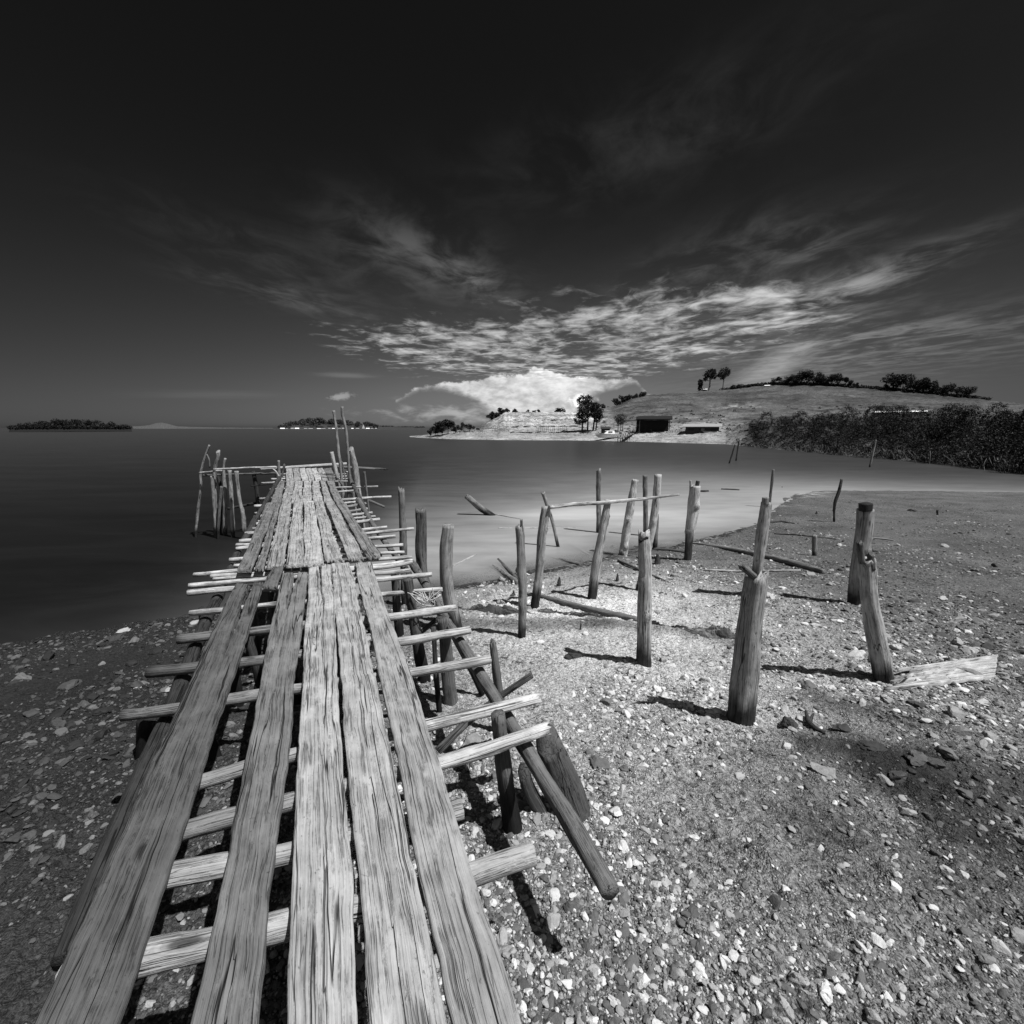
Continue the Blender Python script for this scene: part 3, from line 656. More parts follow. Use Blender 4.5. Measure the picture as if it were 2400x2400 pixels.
# ------------------------------------------------------------------ posts and poles standing on the beach and in the shallows
def bpost(label, pts, w, foot='g', tone=.3, wetu=.3, cat='post', name='wooden_post', dY=0.0, group='old posts standing on the beach', extra=(), **kw):
    p, r = post_pts(pts, w, foot, None, dY); z0 = p[1][2]
    tone *= 1.6; kw.setdefault('knobs', 2); L = [logv(p, r, tone=tone, wet=(z0-.08, z0+wetu), **kw)]
    for (epts, ew, et, ekw) in extra:
        ep = [aty(x, y, p[1][1]-.5*r[0]) for x, y in epts]; L.append(logv(ep, [pxw(ep[0], ew)/2]*len(ep), tone=et, **ekw))
    return multi(name, L, org=p[1], label=label, cat=cat, group=group)
bpost('short dark weathered post with a splintered grooved top, nearest the jetty', [(1223, 1493), (1224, 1400), (1221, 1300), (1217, 1232)], (19, 20, 21, 19), tone=.20, end1='broken', groove=.16, wob=.14, extra=[([(1223, 1245), (1222, 1218)], 6, .16, dict(end1='broken', seg=8))])
bpost('leaning smooth post holding up the left end of the long rail', [(1253, 1424), (1264, 1340), (1270, 1260), (1280, 1187)], (21, 20, 20, 20), tone=.26, wetu=.45)
bpost('leaning smooth post under the middle of the long rail', [(1387, 1402), (1397, 1330), (1412, 1245), (1425, 1171)], (21, 21, 18, 15), tone=.30, wetu=.45, knobs=2)
bpost('slim dark post standing in the water behind the long rail', [(1403, 1248), (1403, 1180), (1403, 1102)], 11, 'w', tone=.16, wetu=.3, end1='broken')
bpost('pale knotty post with peeling bark at the edge of the water', [(1461, 1303), (1468, 1245), (1480, 1180), (1489, 1124)], (20, 19, 18, 16), 'w', tone=.42, wob=.18, knobs=6, wetu=.08)
bpost('slim dark post partly hidden beside the pale knotty one', [(1513, 1256), (1513, 1190), (1512, 1114)], 11, 'w', tone=.15, wetu=.25)
bpost('tall leaning post carrying the right end of the long rail', [(1497, 1384), (1510, 1320), (1528, 1240), (1537, 1180), (1542, 1112)], (17, 17, 17, 17, 16), tone=.34, wetu=.4)
bpost('thick upright post with a notched dark scar near its top', [(1509, 1556), (1510, 1450), (1513, 1340), (1510, 1247)], (34, 32, 30, 26), tone=.34, wetu=.35, end1='broken', extra=[([(1500, 1268), (1518, 1258)], 9, .03, dict(end1='broken', end0='broken'))])
bpost('low dark post footed in the mud behind the tall leaning rail post', [(1535, 1287), (1537, 1240), (1539, 1205)], (11, 11, 10), tone=.14, wetu=.3)
bpost('stout post black from the middle down with a forked top', [(1611, 1313), (1616, 1260), (1624, 1190), (1628, 1138)], (17, 22, 24, 24), tone=.42, wetu=.75, extra=[([(1619, 1142), (1618, 1126)], 5, .4, dict(seg=8)), ([(1633, 1142), (1636, 1127)], 9, .08, dict(seg=10))])
bpost('thickest post, in the right foreground, with a split bark streak', [(1737, 1690), (1747, 1580), (1762, 1440), (1774, 1350)], (57, 54, 50, 47), tone=.26, wetu=.30, groove=.08, end1='broken', seg=28, extra=[([(1768, 1352), (1752, 1338), (1738, 1328)], 16, .14, dict(end1='broken', knobs=2))])
bpost('straight post rising just behind the thickest foreground post', [(1766, 1395), (1778, 1310), (1789, 1230), (1797, 1178)], (22, 24, 24, 24), tone=.27, wetu=.6, extra=[([(1793, 1182), (1794, 1166)], 14, .3, dict(end1='cut'))])
bpost('thin stick beyond the straight post at the edge of the mudflat', [(1803, 1190), (1808, 1140), (1812, 1100)], (5, 6, 5), tone=.12, cat='stick', name='stick', wetu=.2)
bpost('wavy thin dark stick standing alone on the mudflat', [(1955, 1223), (1956, 1184), (1966, 1153), (1973, 1123)], (5, 7, 7, 6), tone=.06, cat='stick', name='stick', wetu=.2)
bpost('short slim stump post standing alone on the mudflat', [(1909, 1302), (1909, 1278), (1909, 1254)], 10, tone=.18, wetu=.12)
bpost('dark topped post at the right behind the bent foreground post', [(2003, 1417), (2012, 1330), (2025, 1240), (2030, 1192)], (28, 31, 33, 32), tone=.22, wetu=.4, extra=[([(2028, 1196), (2028, 1180)], 26, .03, dict(end1='cut'))])
bpost('bent post at the right with a sawn off limb scar', [(2070, 1590), (2055, 1500), (2038, 1410), (2033, 1345), (2030, 1310)], (42, 38, 36, 34, 32), tone=.30, wetu=.25, knobs=1, extra=[([(2020, 1320), (2015, 1272)], 13, .16, dict(end1='broken')), ([(2034, 1322), (2030, 1316)], 22, .42, dict(end1='cut', wob=.03)), ([(2044, 1335), (2040, 1300)], 14, .12, dict(end1='broken'))])
bpost('tiny dark stub at the far right of the mudflat', [(2197, 1207), (2197, 1195)], 4, tone=.04, wetu=.05)
bpost('tilted thin stick in the water before the mangroves, left one of two', [(1709, 1086), (1716, 1065), (1723, 1042)], 3.2, 'w', tone=.05, cat='stick', name='stick', group='sticks standing in the bay')
bpost('thin stick in the water before the mangroves, right one of two', [(1725, 1080), (1728, 1060), (1732, 1034)], 3.2, 'w', tone=.05, cat='stick', name='stick', group='sticks standing in the bay')
bpost('pale leaning pole in the water before the dark thicket', [(2038, 1095), (2046, 1062), (2053, 1031)], 3.6, 'w', tone=.2, cat='pole', name='pole', group='sticks standing in the bay')
bpost('broken dark trunk slanting out of the water', [(1150, 1207), (1122, 1187), (1094, 1163)], (15, 14, 13), 'w', tone=.14, end1='broken', wob=.16, group='snags in the shallows', name='snag', cat='snag')
bpost('crooked stick leaning in the water behind the rail', [(1308, 1281), (1294, 1220), (1281, 1180), (1273, 1154)], (8, 7, 8, 10), 'w', tone=.20, end1='broken', group='snags in the shallows', name='snag', cat='snag')
# the rail laid across three posts
ya, ym, yb = atg(1253, 1424)[1], atg(1387, 1402)[1], atg(1497, 1384)[1]
c = [aty(1287, 1189, ya-.08), aty(1350, 1182, (ya+ym)/2-.02), aty(1418, 1178, ym-.10), aty(1520, 1167, yb-.10), aty(1592, 1159, yb-.0)]
logo('rail', c, [pxw(p, w)/2 for p, w in zip(c, (10, 9, 8, 7, 5))], label='long knobbly pale rail lying across the leaning posts', cat='rail', tone=.5, knobs=26, wob=.2, bend=.004)
# ------------------------------------------------------------------ driftwood
def drift(label, pts, w, tone=.25, name='driftwood', cat='driftwood', lift=.6, z=None, **kw):
    c = [(atg(x, y) if z is None else atz(x, y, z)) for x, y in pts]; w = w if np.ndim(w) else [w]*len(pts)
    r = [pxw(p, ww)/2 for p, ww in zip(c, w)]; c = [p+np.array((0, 0, rr_*lift)) for p, rr_ in zip(c, r)]
    kw.setdefault('bend', .006)
    return logo(name, c, r, label=label, cat=cat, group='driftwood on the shore', tone=tone, **kw)
drift('long dark branch running to the foot of the thick notched post', [(1230, 1393), (1272, 1402), (1335, 1420), (1405, 1438), (1496, 1456)], (7, 11, 13, 14, 12), .20, lift=.8)
drift('mottled log half in the water behind the splintered post', [(1150, 1328), (1180, 1347), (1216, 1370)], (8, 11, 14), .26, knobs=5, wob=.2, end0='broken')
drift('dark rotten log in the water beside the mottled one', [(1168, 1318), (1190, 1337), (1213, 1360)], (12, 10, 8), .12, wob=.25)
drift('thin split branch lying at the water edge between two leaning posts', [(1290, 1306), (1325, 1316), (1362, 1326)], (4, 7, 9), .22, end1='broken')
drift('thin branch pointing at the pale knotty post', [(1450, 1315), (1495, 1337), (1535, 1353), (1572, 1368)], (6, 7, 6, 4), .16)
drift('long straight log lying behind the straight post', [(1625, 1274), (1700, 1288), (1766, 1302), (1850, 1323), (1930, 1345)], (5, 8, 10, 13, 13), .22, end1='broken', lift=.8)
drift('slender pole lying beside the long straight log', [(1600, 1272), (1660, 1278), (1768, 1296)], (4, 5, 5), .30)
drift('thin bleached stick lying behind the thickest post', [(1650, 1338), (1730, 1341), (1800, 1340), (1876, 1338)], (5, 5, 4, 3.5), .5, lift=.9)
drift('dark twig heap line at the water edge by the far mud', [(1802, 1226), (1830, 1224), (1862, 1228)], (5, 5, 3), .07)
drift('long dark stick on the mudflat behind the slim stump', [(1815, 1252), (1880, 1256), (1960, 1265)], (4, 4, 3), .08)
drift('pale stick on the mudflat beside the dark topped post', [(2030, 1261), (2065, 1264), (2095, 1268)], (4, 5, 3), .34)
drift('pale crooked stick lying in the shallows beside the jetty post', [(1062, 1328), (1085, 1316), (1116, 1301)], (6, 5, 5), .4, z=-.01, lift=.4)
drift('straight bleached pole floating in the shallows', [(1168, 1239), (1260, 1239), (1352, 1238)], (4, 4, 3), .45, z=-.015, lift=.6)
drift('thin stick floating behind the slanting trunk', [(1160, 1207), (1190, 1212), (1222, 1218)], (4, 4, 3), .4, z=-.01, lift=.5)
drift('thin dark stick in the shallows behind the stout post', [(1690, 1147), (1710, 1148), (1733, 1149)], (3, 4, 3), .08, z=0.0)
drift('dark floating twig beside the stout post', [(1640, 1152), (1650, 1153), (1660, 1152)], (4, 6, 4), .07, z=0.0)
drift('dark branch among weed below the stout post', [(1530, 1287), (1570, 1291), (1608, 1297)], (5, 7, 5), .10)
drift('dark weathered stick stretched across the mud near the pale pole end', [(1480, 1262), (1500, 1265), (1520, 1262)], (5, 6, 4), .12)
for q in [((1290, 1210), (1345, 1230)), ((1310, 1255), (1390, 1307)), ((1100, 1258), (1195, 1264))]:
    c = [atz(*q[0], -.05), atz(*q[1], -.05)]; logo('driftwood', c, .025, label='faint pole drowned below the surface %s' % {1290: 'under the rail', 1310: 'pointing at the middle rail post', 1100: 'beside the jetty'}[q[0][0]], cat='driftwood', group='driftwood on the shore', tone=.3)
# broken board at the right edge
pa = atg(2090, 1600); cb = [atg(2140, 1616), atg(2330, 1598), atg(2335, 1545), atg(2110, 1582)]
cb = [q*np.array((1, 1, 0))+np.array((0, 0, hg(q[0], q[1])+.045+.012*k)) for k, q in enumerate(cb)]
SEED[0] += 1
bo = plank(None, None, None, None, pts=[cb[0], cb[3], cb[2], cb[1]], tone=.5, thick=.035, rag0=.10, nu=22, parent=False, name='broken_board') if False else None
def loose_plank(name, pts, label, cat, **kw):
    e = empty('tmp', (0, 0, 0)); o = plank(None, None, None, None, pts=pts, parent=e, name=name, **kw)
    loc = np.array(pts[0])*.5+np.array(pts[1])*.5; o.parent = None; o.location = loc; bpy.data.objects.remove(e); return tag(o, label, cat)
loose_plank('broken_board', [cb[0], cb[3], cb[2], cb[1]], 'pale broad board with a splintered end at the right edge', 'board', tone=.55, thick=.04, rag0=.22, nu=40, cracks=[(.25, 0, .3, .42, .030, .06), (.5, 0, .47, .5, .024, .06), (.74, 0, .7, .36, .034, .06), (.9, .1, .85, .8, .006, .02)])
# pointed stumps and shoots
for x, y, w, h, lb in [(1310, 1372, 11, 19, 'small pointed dark stump between the two leaning rail posts'), (1446, 1362, 8, 18, 'small pointed stump beside the thin branch'), (1360, 1478, 6, 18, 'tiny dark peg left of the thick notched post'), (1540, 1322, 18, 24, 'broken dark stump right of the thick notched post'), (1913, 1205, 6, 7, 'tiny dark stub left of the wavy stick'), (1203, 1396, 10, 12, 'small dark stub behind the splintered post'), (1832, 1148, 3, 8, 'tiny twig stub standing in the wet mud'), (1390, 1284, 6, 6, 'low black stub by the water line')]:
    p, r = post_pts([(x, y), (x+1, y-h*.5), (x+1, y-h)], (w, w*.75, w*.3)); logo('stump', p, r, label=lb, cat='stump', group='small stumps in the mud', tone=.07, wob=.3, end1='broken', seg=10, step=.015)

# ------------------------------------------------------------------ stones
def icos(sub=1):
    t = (1+5**.5)/2; v = [(-1, t, 0), (1, t, 0), (-1, -t, 0), (1, -t, 0), (0, -1, t), (0, 1, t), (0, -1, -t), (0, 1, -t), (t, 0, -1), (t, 0, 1), (-t, 0, -1), (-t, 0, 1)]
    f = [(0, 11, 5), (0, 5, 1), (0, 1, 7), (0, 7, 10), (0, 10, 11), (1, 5, 9), (5, 11, 4), (11, 10, 2), (10, 7, 6), (7, 1, 8), (3, 9, 4), (3, 4, 2), (3, 2, 6), (3, 6, 8), (3, 8, 9), (4, 9, 5), (2, 4, 11), (6, 2, 10), (8, 6, 7), (9, 8, 1)]
    v = [np.array(q)/np.linalg.norm(q) for q in v]
    for _ in range(sub):
        c = {}; g = []
        def mid(a, b):
            k = (min(a, b), max(a, b))
            if k not in c: m_ = v[a]+v[b]; v.append(m_/np.linalg.norm(m_)); c[k] = len(v)-1
            return c[k]
        for a, b, d in f:
            x, y, z = mid(a, b), mid(b, d), mid(d, a); g += [(a, x, z), (b, y, x), (d, z, y), (x, y, z)]
        f = g
    return np.array(v), np.array(f)
def rockv(sub, seed, amp=.35, cut=5):
    v, f = icos(sub); rg = np.random.RandomState(seed); v = v*(1+amp*fbm(v*1.3+seed*3.7, 3, seed))[:, None]
    for k in range(cut):                                   # chipped facets
        n = rg.normal(size=3); n /= np.linalg.norm(n); d = rg.uniform(.55, .9); e = v@n-d; v = v-np.maximum(e, 0)[:, None]*n
    return v, f
def scatter(n, seed, rmin, rmax, smin, smax, sub, tones, keep, flat=(.35, .7)):
    rg = np.random.RandomState(seed); var = [rockv(sub, seed*31+k) for k in range(14)]
    r = rmin*(rmax/rmin)**rg.rand(n); a = rg.uniform(R(-64), R(62), n); x = r*np.sin(a); y = r*np.cos(a)
    ok = (hg(x, y) > .01) & (rg.rand(n) < keep(x, y)); x, y, r = x[ok], y[ok], r[ok]; n = len(x)
    z = hg(x, y, True); s = np.exp(rg.uniform(np.log(smin), np.log(smax), n))*np.clip(r/4, .7, 1.6)
    tb, _ = btone(x, y)
    V, Fs, T_, o = [], [], [], 0; vi = rg.randint(0, 14, n); nv = len(var[0][0])
    allv = np.array([q[0] for q in var])[vi]; allf = np.array([q[1] for q in var])[vi]
    sc = np.stack((s*rg.uniform(.8, 1.5, n), s*rg.uniform(.7, 1.1, n), s*rg.uniform(*flat, n)), 1)
    p = allv*sc[:, None]; ph = rg.uniform(0, 6.28, n); ca, sa = np.cos(ph)[:, None], np.sin(ph)[:, None]
    tl = rg.normal(0, .25, n)[:, None]; pz = p[..., 2]+p[..., 0]*tl
    q = np.stack((p[..., 0]*ca-p[..., 1]*sa+x[:, None], p[..., 0]*sa+p[..., 1]*ca+y[:, None], pz+(z+s*.12)[:, None]), -1)
    f = allf+(np.arange(n)*nv)[:, None, None]
    k = rg.choice(len(tones), n, p=[t[1] for t in tones]); tt = np.array([t[0] for t in tones])[k]*rg.uniform(.7, 1.3, n)
    tt = np.minimum(tt*(.03+.94*(tb/.2)**.72), .60)  # pebbles follow the ground tone, its painted vignette included
    return q.reshape(-1, 3), f.reshape(-1, 3), np.repeat(tt, nv)
def keep1(x, y):
    d = fbm(p3(x*.8, y*.8), 3, 71)
    sand = np.exp(-((x-.7)/1.9)**2-((y-5.2)/1.3)**2)*.62+np.exp(-((x-.9)/2.2)**2-((y-7.4)/1.7)**2)*.68
    return np.clip(.70+.85*d-sand-np.clip((np.hypot(x, y)-9)/20, 0, .45), .03, 1)
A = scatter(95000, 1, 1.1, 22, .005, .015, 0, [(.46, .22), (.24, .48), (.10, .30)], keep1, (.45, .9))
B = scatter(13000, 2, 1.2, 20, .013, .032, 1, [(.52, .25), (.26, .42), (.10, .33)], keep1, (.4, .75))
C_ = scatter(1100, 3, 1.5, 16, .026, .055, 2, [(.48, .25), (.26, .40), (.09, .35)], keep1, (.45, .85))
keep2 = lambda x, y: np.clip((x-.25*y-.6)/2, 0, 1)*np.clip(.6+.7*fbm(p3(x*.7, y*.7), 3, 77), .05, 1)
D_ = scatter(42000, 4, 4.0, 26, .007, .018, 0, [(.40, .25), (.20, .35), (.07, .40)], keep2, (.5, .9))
V, Fs = join([A[:2], B[:2], C_[:2], D_[:2]])
tag(mesh('gravel', V, Fs, STONE, attrs={'tone': np.concatenate((A[2], B[2], C_[2], D_[2]))}, smooth=False), 'grey pebbles and shell chips strewn over the muddy beach', 'gravel', kind='stuff')
def stone(label, px, py, w, h, tone, seed, rz=0.0, name='stone', cat='stone', tall=.5):
    b = atg(px, py); s = pxw(b, w)/2; v, f = rockv(3, seed, .4, 7); v = v*np.array((s, s*.75, s*tall*h/w*1.6)); ca, sa = math.cos(rz), math.sin(rz)
    v = np.stack((v[:, 0]*ca-v[:, 1]*sa, v[:, 0]*sa+v[:, 1]*ca, v[:, 2]), 1)+.06*s*fbm(v/s*3.5, 3, seed)[:, None]; zb = hg(b[0], b[1], True)
    v = v+np.array((b[0], b[1], zb+s*.15)); tag(mesh(name, v, f, STONE, attrs={'tone': np.full(len(v), tone)}, org=(b[0], b[1], zb), smooth=False), label, cat, 'larger stones on the beach')
for i, a in enumerate([('black craggy lump on the pale sand left of the thick notched post', 1343, 1540, 36, 28, .03), ('dark blocky stone right of the thickest post', 1848, 1700, 40, 34, .04), ('grey rounded boulder at the foot of the splintered post', 1178, 1412, 26, 22, .3),
                       ('small dark stone behind the splintered post', 1202, 1398, 12, 11, .06), ('pale angular stone in front of the thick notched post', 1480, 1584, 30, 18, .5), ('pale flat stone right of the thick notched post', 1575, 1560, 24, 14, .48),
                       ('grey flat stone beside the pale one by the notched post', 1556, 1548, 24, 14, .3), ('dark boulder by the foot of the thick notched post', 1492, 1558, 20, 12, .1), ('pale upright chip in the middle of the gravel', 1525, 1645, 20, 20, .55),
                       ('dark long stone in the foreground gravel', 1405, 1788, 52, 22, .12), ('grey round stone left of the thickest post', 1648, 1695, 34, 20, .26), ('grey oval stone in the foreground left of the dark wet mud', 1642, 1742, 16, 24, .28),
                       ('white pebble in shadow of the thickest post', 1616, 1658, 18, 9, .58), ('pale flat stone near the shadow of the thickest post', 1570, 1650, 28, 12, .5), ('flat grey slab in the right foreground', 1928, 1818, 60, 22, .26),
                       ('large half buried slab at the right edge', 2150, 1800, 50, 26, .09), ('pale stone below the bent post', 1893, 1602, 22, 14, .45), ('dark rock at the foot of the thickest post', 1700, 1690, 30, 14, .1), ('big grey stone under the jetty crosspoles', 1105, 1742, 60, 36, .22),
                       ('pale pebble beside the stake on the jetty side', 1099, 1497, 12, 11, .5), ('grey stone beside the leaning board', 1210, 1640, 30, 18, .34), ('dark stone on the mudflat by the right edge', 2138, 1198, 20, 8, .06),
                       ('small dark stone on the mudflat right of the dark topped post', 2052, 1293, 14, 6, .06), ('pale stone on the dark shore left of the jetty', 455, 1462, 22, 14, .34), ('long pale stone at the left water edge', 290, 1480, 34, 10, .36),
                       ('round grey stone on the left shore', 238, 1556, 18, 14, .16), ('pale flat stone below the left end of the crosspoles', 320, 1612, 26, 14, .34), ('twin pale stone near the jetty on the left shore', 395, 1622, 26, 12, .34),
                       ('dark mud lump at the left shore', 270, 1500, 44, 18, .04), ('dark stone in the shallows by the crooked stick', 1313, 1296, 16, 8, .08), ('small dark stone at the water edge by the pale knotty post', 1436, 1284, 14, 8, .07),
                       ('dark low rock in the right foreground mud', 2180, 1800, 46, 24, .06), ('dark rounded lump in the black mud behind the flat slab', 1968, 1712, 46, 22, .04), ('dark jagged stone behind the black mud at the right', 2150, 1660, 34, 18, .05), ('long dark stone in the black mud', 2050, 1760, 60, 20, .035), ('grey upright stone in the middle gravel', 1560, 1700, 26, 20, .2)]):
    stone(a[0], a[1], a[2], a[3], a[4], a[5], 200+i, rz=i*1.3)
# low eroded ledges crossing the beach
def ledge(label, pts, wid, hh, tone, seed):
    c = catmull([atg(*p) for p in pts], 190); n = len(c); m_ = 46; T = np.gradient(c, axis=0); T[:, 2] = 0; T /= np.linalg.norm(T, axis=1)[:, None]; N_ = np.stack((-T[:, 1], T[:, 0], 0*T[:, 0]), 1)
    s = np.concatenate(([0], np.cumsum(np.linalg.norm(np.diff(c, axis=0), axis=1)))); t = np.linspace(-1, 1, m_); u = np.linspace(0, 1, n)
    env = np.clip(np.sin(u*np.pi), 0, 1)**.5; ww = wid*(.55+.5*fbm(p3(s*2.2, seed), 3, seed))*env
    P_ = c[:, None]+N_[:, None]*(t[None, :, None]*ww[:, None, None]); S = s[:, None]+0*t[None]; Tt = t[None]*ww[:, None]
    prof = np.clip(1-t[None]**2, 0, 1)**.6*(.75-.35*t[None])
    lay = fbm(p3(S*3.0, Tt*26, seed), 4, seed+1, .6); z = hh*env[:, None]*prof*np.clip(.62+.8*lay, 0, 1.5)*np.clip(.9+.9*fbm(p3(S*1.6, Tt*3, seed), 3, seed+7), .1, 1.4); z = z*.35+.65*np.floor(z/.014)*.014+.010*fbm(p3(S*20, Tt*60, seed), 3, seed+2)*prof
    P_[..., 2] = hg(P_[..., 0], P_[..., 1], True)+.005+np.maximum(z*1.7, -.02)
    q = P_.reshape(-1, 3); tag(mesh('rock_ledge', q, gridf(n, m_)[:, ::-1], STONE, smooth=False, attrs={'tone': (tone*1.3*.75*np.clip(.9+1.3*lay, .25, 2)*(1+.5*fbm(p3(S*6, Tt*30, seed), 3, seed+3))).ravel()}, org=q[0]), label, 'rock ledge', 'eroded ledges across the beach')
ledge('low dark eroded ledge between the jetty and the splintered post', [(1068, 1424), (1120, 1432), (1180, 1434), (1256, 1440)], .17, .10, .10, 301)
ledge('low dark eroded ledge under the long branch', [(1258, 1432), (1320, 1438), (1370, 1443), (1418, 1450)], .13, .07, .12, 302)
ledge('broad grey eroded ledge between the notched post and the thickest post', [(1505, 1462), (1580, 1474), (1650, 1486), (1745, 1506)], .24, .10, .15, 303)
# twisted root on the gravel
c = [atg(1886, 1684), atg(1897, 1700), atg(1912, 1714), atg(1932, 1722)]; c = [p+np.array((0, 0, .025)) for p in c]; c[0][2] += .05
d = [c[1], atg(1904, 1688)+np.array((0, 0, .06))]
multi('root', [logv(c, (.010, .022, .024, .014), tone=.05, wob=.3, end1='broken', seg=10, step=.02), logv(d, (.014, .008), tone=.07, wob=.3, seg=8, step=.02)], org=c[1], label='twisted dark root lying on the gravel right of the blocky stone', cat='root')
# weed line at the water edge
rg = np.random.RandomState(8); cs = []
for k in range(520):
    i = rg.uniform(0, 1); x = -1.3+i*2.1+rg.normal(0, .1) if k < 230 else rg.uniform(-1, 7.5); y = np.interp(x, SHORE[:, 0], SHORE[:, 1])+rg.normal(-.1, .09); a = rg.uniform(-.7, .5); l = rg.uniform(.05, .2)
    p0 = np.array((x, y, 0)); p1 = p0+np.array((math.cos(a)*l, math.sin(a)*l, 0)); pm = (p0+p1)/2+np.array((0, rg.normal(0, .03), 0)); c = catmull([p0, pm, p1], 6)
    c[:, 2] = np.maximum(hg(c[:, 0], c[:, 1], True), 0)+.008; cs.append(tube(c, rg.uniform(.003, .009), 4))
V, Fs = join(cs); WEED = plain('dark_weed', .04, .7, 20); tag(mesh('seaweed', V, Fs, WEED), 'dark strand of washed up weed along the water edge', 'seaweed', kind='stuff')

# ------------------------------------------------------------------ headland across the bay
KX = [960, 985, 1050, 1120, 1150, 1185, 1340, 1400, 1445, 1480, 1520, 1600, 1700, 1800, 1900, 2000, 2100, 2205, 2330, 2700]
def col(x, ys): return np.interp(x, KX, ys)
YS = [1024, 1026, 1029, 1030.5, 1031, 1031.5, 1032, 1033, 1034, 1035, 1036, 1038.5, 1041, 1051, 1060, 1069, 1077, 1087, 1100, 1150]
YB = [1023, 1024, 1018, 1015, 1014, 1015, 1015, 1016, 1016, 1016, 1016, 1016, 1015, 1012, 1010, 1010, 1010, 1012, 1020, 1040]
Y1 = [1022, 1022, 1014, 1010, 1006, 1002, 1001, 1004, 1005, 1005, 1004, 1002, 1000, 995, 992, 990, 990, 992, 1000, 1010]
Y2 = [1022, 1021, 1012, 1006, 992, 986, 986, 992, 994, 992, 990, 988, 985, 982, 980, 978, 976, 976, 980, 990]
Y3 = [1022, 1020, 1010, 1003, 986, 969, 969, 968, 966, 962, 958, 955, 953, 952, 952, 952, 954, 958, 960, 970]
Y4 = [1022, 1020, 1009, 1001, 985, 968, 968, 961, 951, 934, 926, 920, 913, 902, 902, 908, 916, 926, 940, 960]
D1 = [4, 5, 10, 14, 14, 14, 14, 13, 13, 13, 13, 13, 13, 12, 12, 12, 12, 12, 12, 12]
D2 = [6, 7, 16, 20, 20, 21, 22, 22, 22, 22, 22, 22, 22, 30, 34, 36, 36, 36, 36, 36]
D3 = [7, 9, 20, 26, 26, 28, 30, 34, 36, 36, 38, 40, 42, 55, 62, 64, 64, 62, 60, 60]
D4 = [8, 11, 24, 30, 34, 38, 42, 54, 64, 70, 74, 80, 84, 95, 100, 100, 98, 95, 90, 90]
D5 = [9, 13, 28, 36, 40, 46, 52, 72, 92, 110, 126, 140, 150, 150, 150, 148, 142, 136, 130, 130]
CX = np.concatenate((np.arange(960, 1740, 3.0), np.arange(1740, 2710, 6.0)))
def shoreD(x): 
    p = atz(x, col(x, YS), 0); return math.hypot(p[0], p[1])
rows = 130; HV = np.zeros((rows, len(CX), 3)); HT = np.zeros((rows, len(CX))); HG = np.zeros((rows, len(CX)))
def landpt(x, k):
    """headland surface point behind picture column x; k = 0 shore, 1 beach back, 2, 3, 4, 5 crest"""
    ds = shoreD(x)
    return atz(x, col(x, YS), 0) if k == 0 else atd(x, col(x, (YB, Y1, Y2, Y3, Y4)[k-1]), ds+col(x, (D1, D2, D3, D4, D5)[k-1]))
for j, x in enumerate(CX):
    kn = [landpt(x, k) for k in range(6)]; d0 = kn[0]; dirn = d0/np.linalg.norm(d0)
    kn = [d0-dirn*6+np.array((0, 0, -.5))]+kn+[kn[-1]+dirn*50+np.array((0, 0, -6))]
    kn = np.array(kn); L = np.linspace(0, len(kn)-1, rows); 
    for a in range(3): HV[:, j, a] = np.interp(L, np.arange(len(kn)), kn[:, a])
    cliff = np.clip((x-1120)/40, 0, 1)*np.clip((1440-x)/60, 0, 1)
    gt = .085-.03*np.clip((x-1750)/350, 0, 1)
    HT[:, j] = np.interp(L, [0, 1, 2, 3, 4, 5, 6, 7], [.3, .34, .30, .26*(1-cliff)+.36*cliff, .17*(1-cliff)+.42*cliff, .09*(1-cliff)+.42*cliff, gt*(1-cliff)+.36*cliff, .1]) 
    gm = np.clip((x-1690)/70, 0, 1); HT[:, j] = HT[:, j]*(1-gm)+gm*np.interp(L, [0, 1, 2, 3, 4, 5, 6, 7], [.1, .12, .06, .06, .11, .10, gt, .06])
    HG[:, j] = np.interp(L, [0, 3, 4.5, 6, 7], [0, 0, 1, 1, 1])*(1-cliff)
q = HV.reshape(-1, 3); lift = np.clip(q[:, 2]/2, 0, 1)
q[:, 2] += lift*(.30*fbm(q*np.array((.35, .35, .1)), 4, 81)+.22*np.abs(fbm(q*np.array((1.1, 1.1, .3)), 3, 83)))
# erosion gullies on the cliff, furrows on the cleared slope
az_ = np.arctan2(q[:, 0], q[:, 1]); Lr = np.repeat(np.linspace(0, 7, rows), len(CX)); pxx = np.tile(CX, rows)
cl = np.clip((pxx-1120)/40, 0, 1)*np.clip((1440-pxx)/60, 0, 1)*np.exp(-((Lr-4.2)/.9)**2)
q[:, 2] += cl*.7*np.abs(fbm(p3(az_*260, q[:, 2]*.2), 3, 85))
tn = HT.ravel()*(1+.25*fbm(q*np.array((.25, .25, .8)), 3, 87))
dark = sum(np.exp(-((Lr-l-.12*fbm(p3(az_*60, l), 3, 89))/.07)**2)*a for l, a in ((2.5, .35), (3.05, .75), (3.6, .4), (4.05, .85), (4.6, .65), (5.05, .5)))
tn = tn*(1-np.clip(dark, 0, .8)*np.clip(fbm(p3(az_*90, Lr), 3, 91)+.7, 0, 1))
pal = np.exp(-((Lr-5.0)/.13)**2)*np.clip((pxx-1640)/40, 0, 1)*np.clip((1790-pxx)/30, 0, 1)+np.exp(-((Lr-4.6)/.12)**2)*np.clip((pxx-2050)/20, 0, 1)*np.clip((2150-pxx)/20, 0, 1)
tn = tn*(1+.45*np.clip((Lr-2.5)/1, 0, 1)*fbm(p3(az_*22, Lr*13), 4, 95)); tn = tn*(1+1.8*pal*np.clip(fbm(p3(az_*150, Lr*6), 3, 93)+.6, 0, 1))
q[:, 2] = np.where(q[:, 2] < -.3, q[:, 2], q[:, 2])
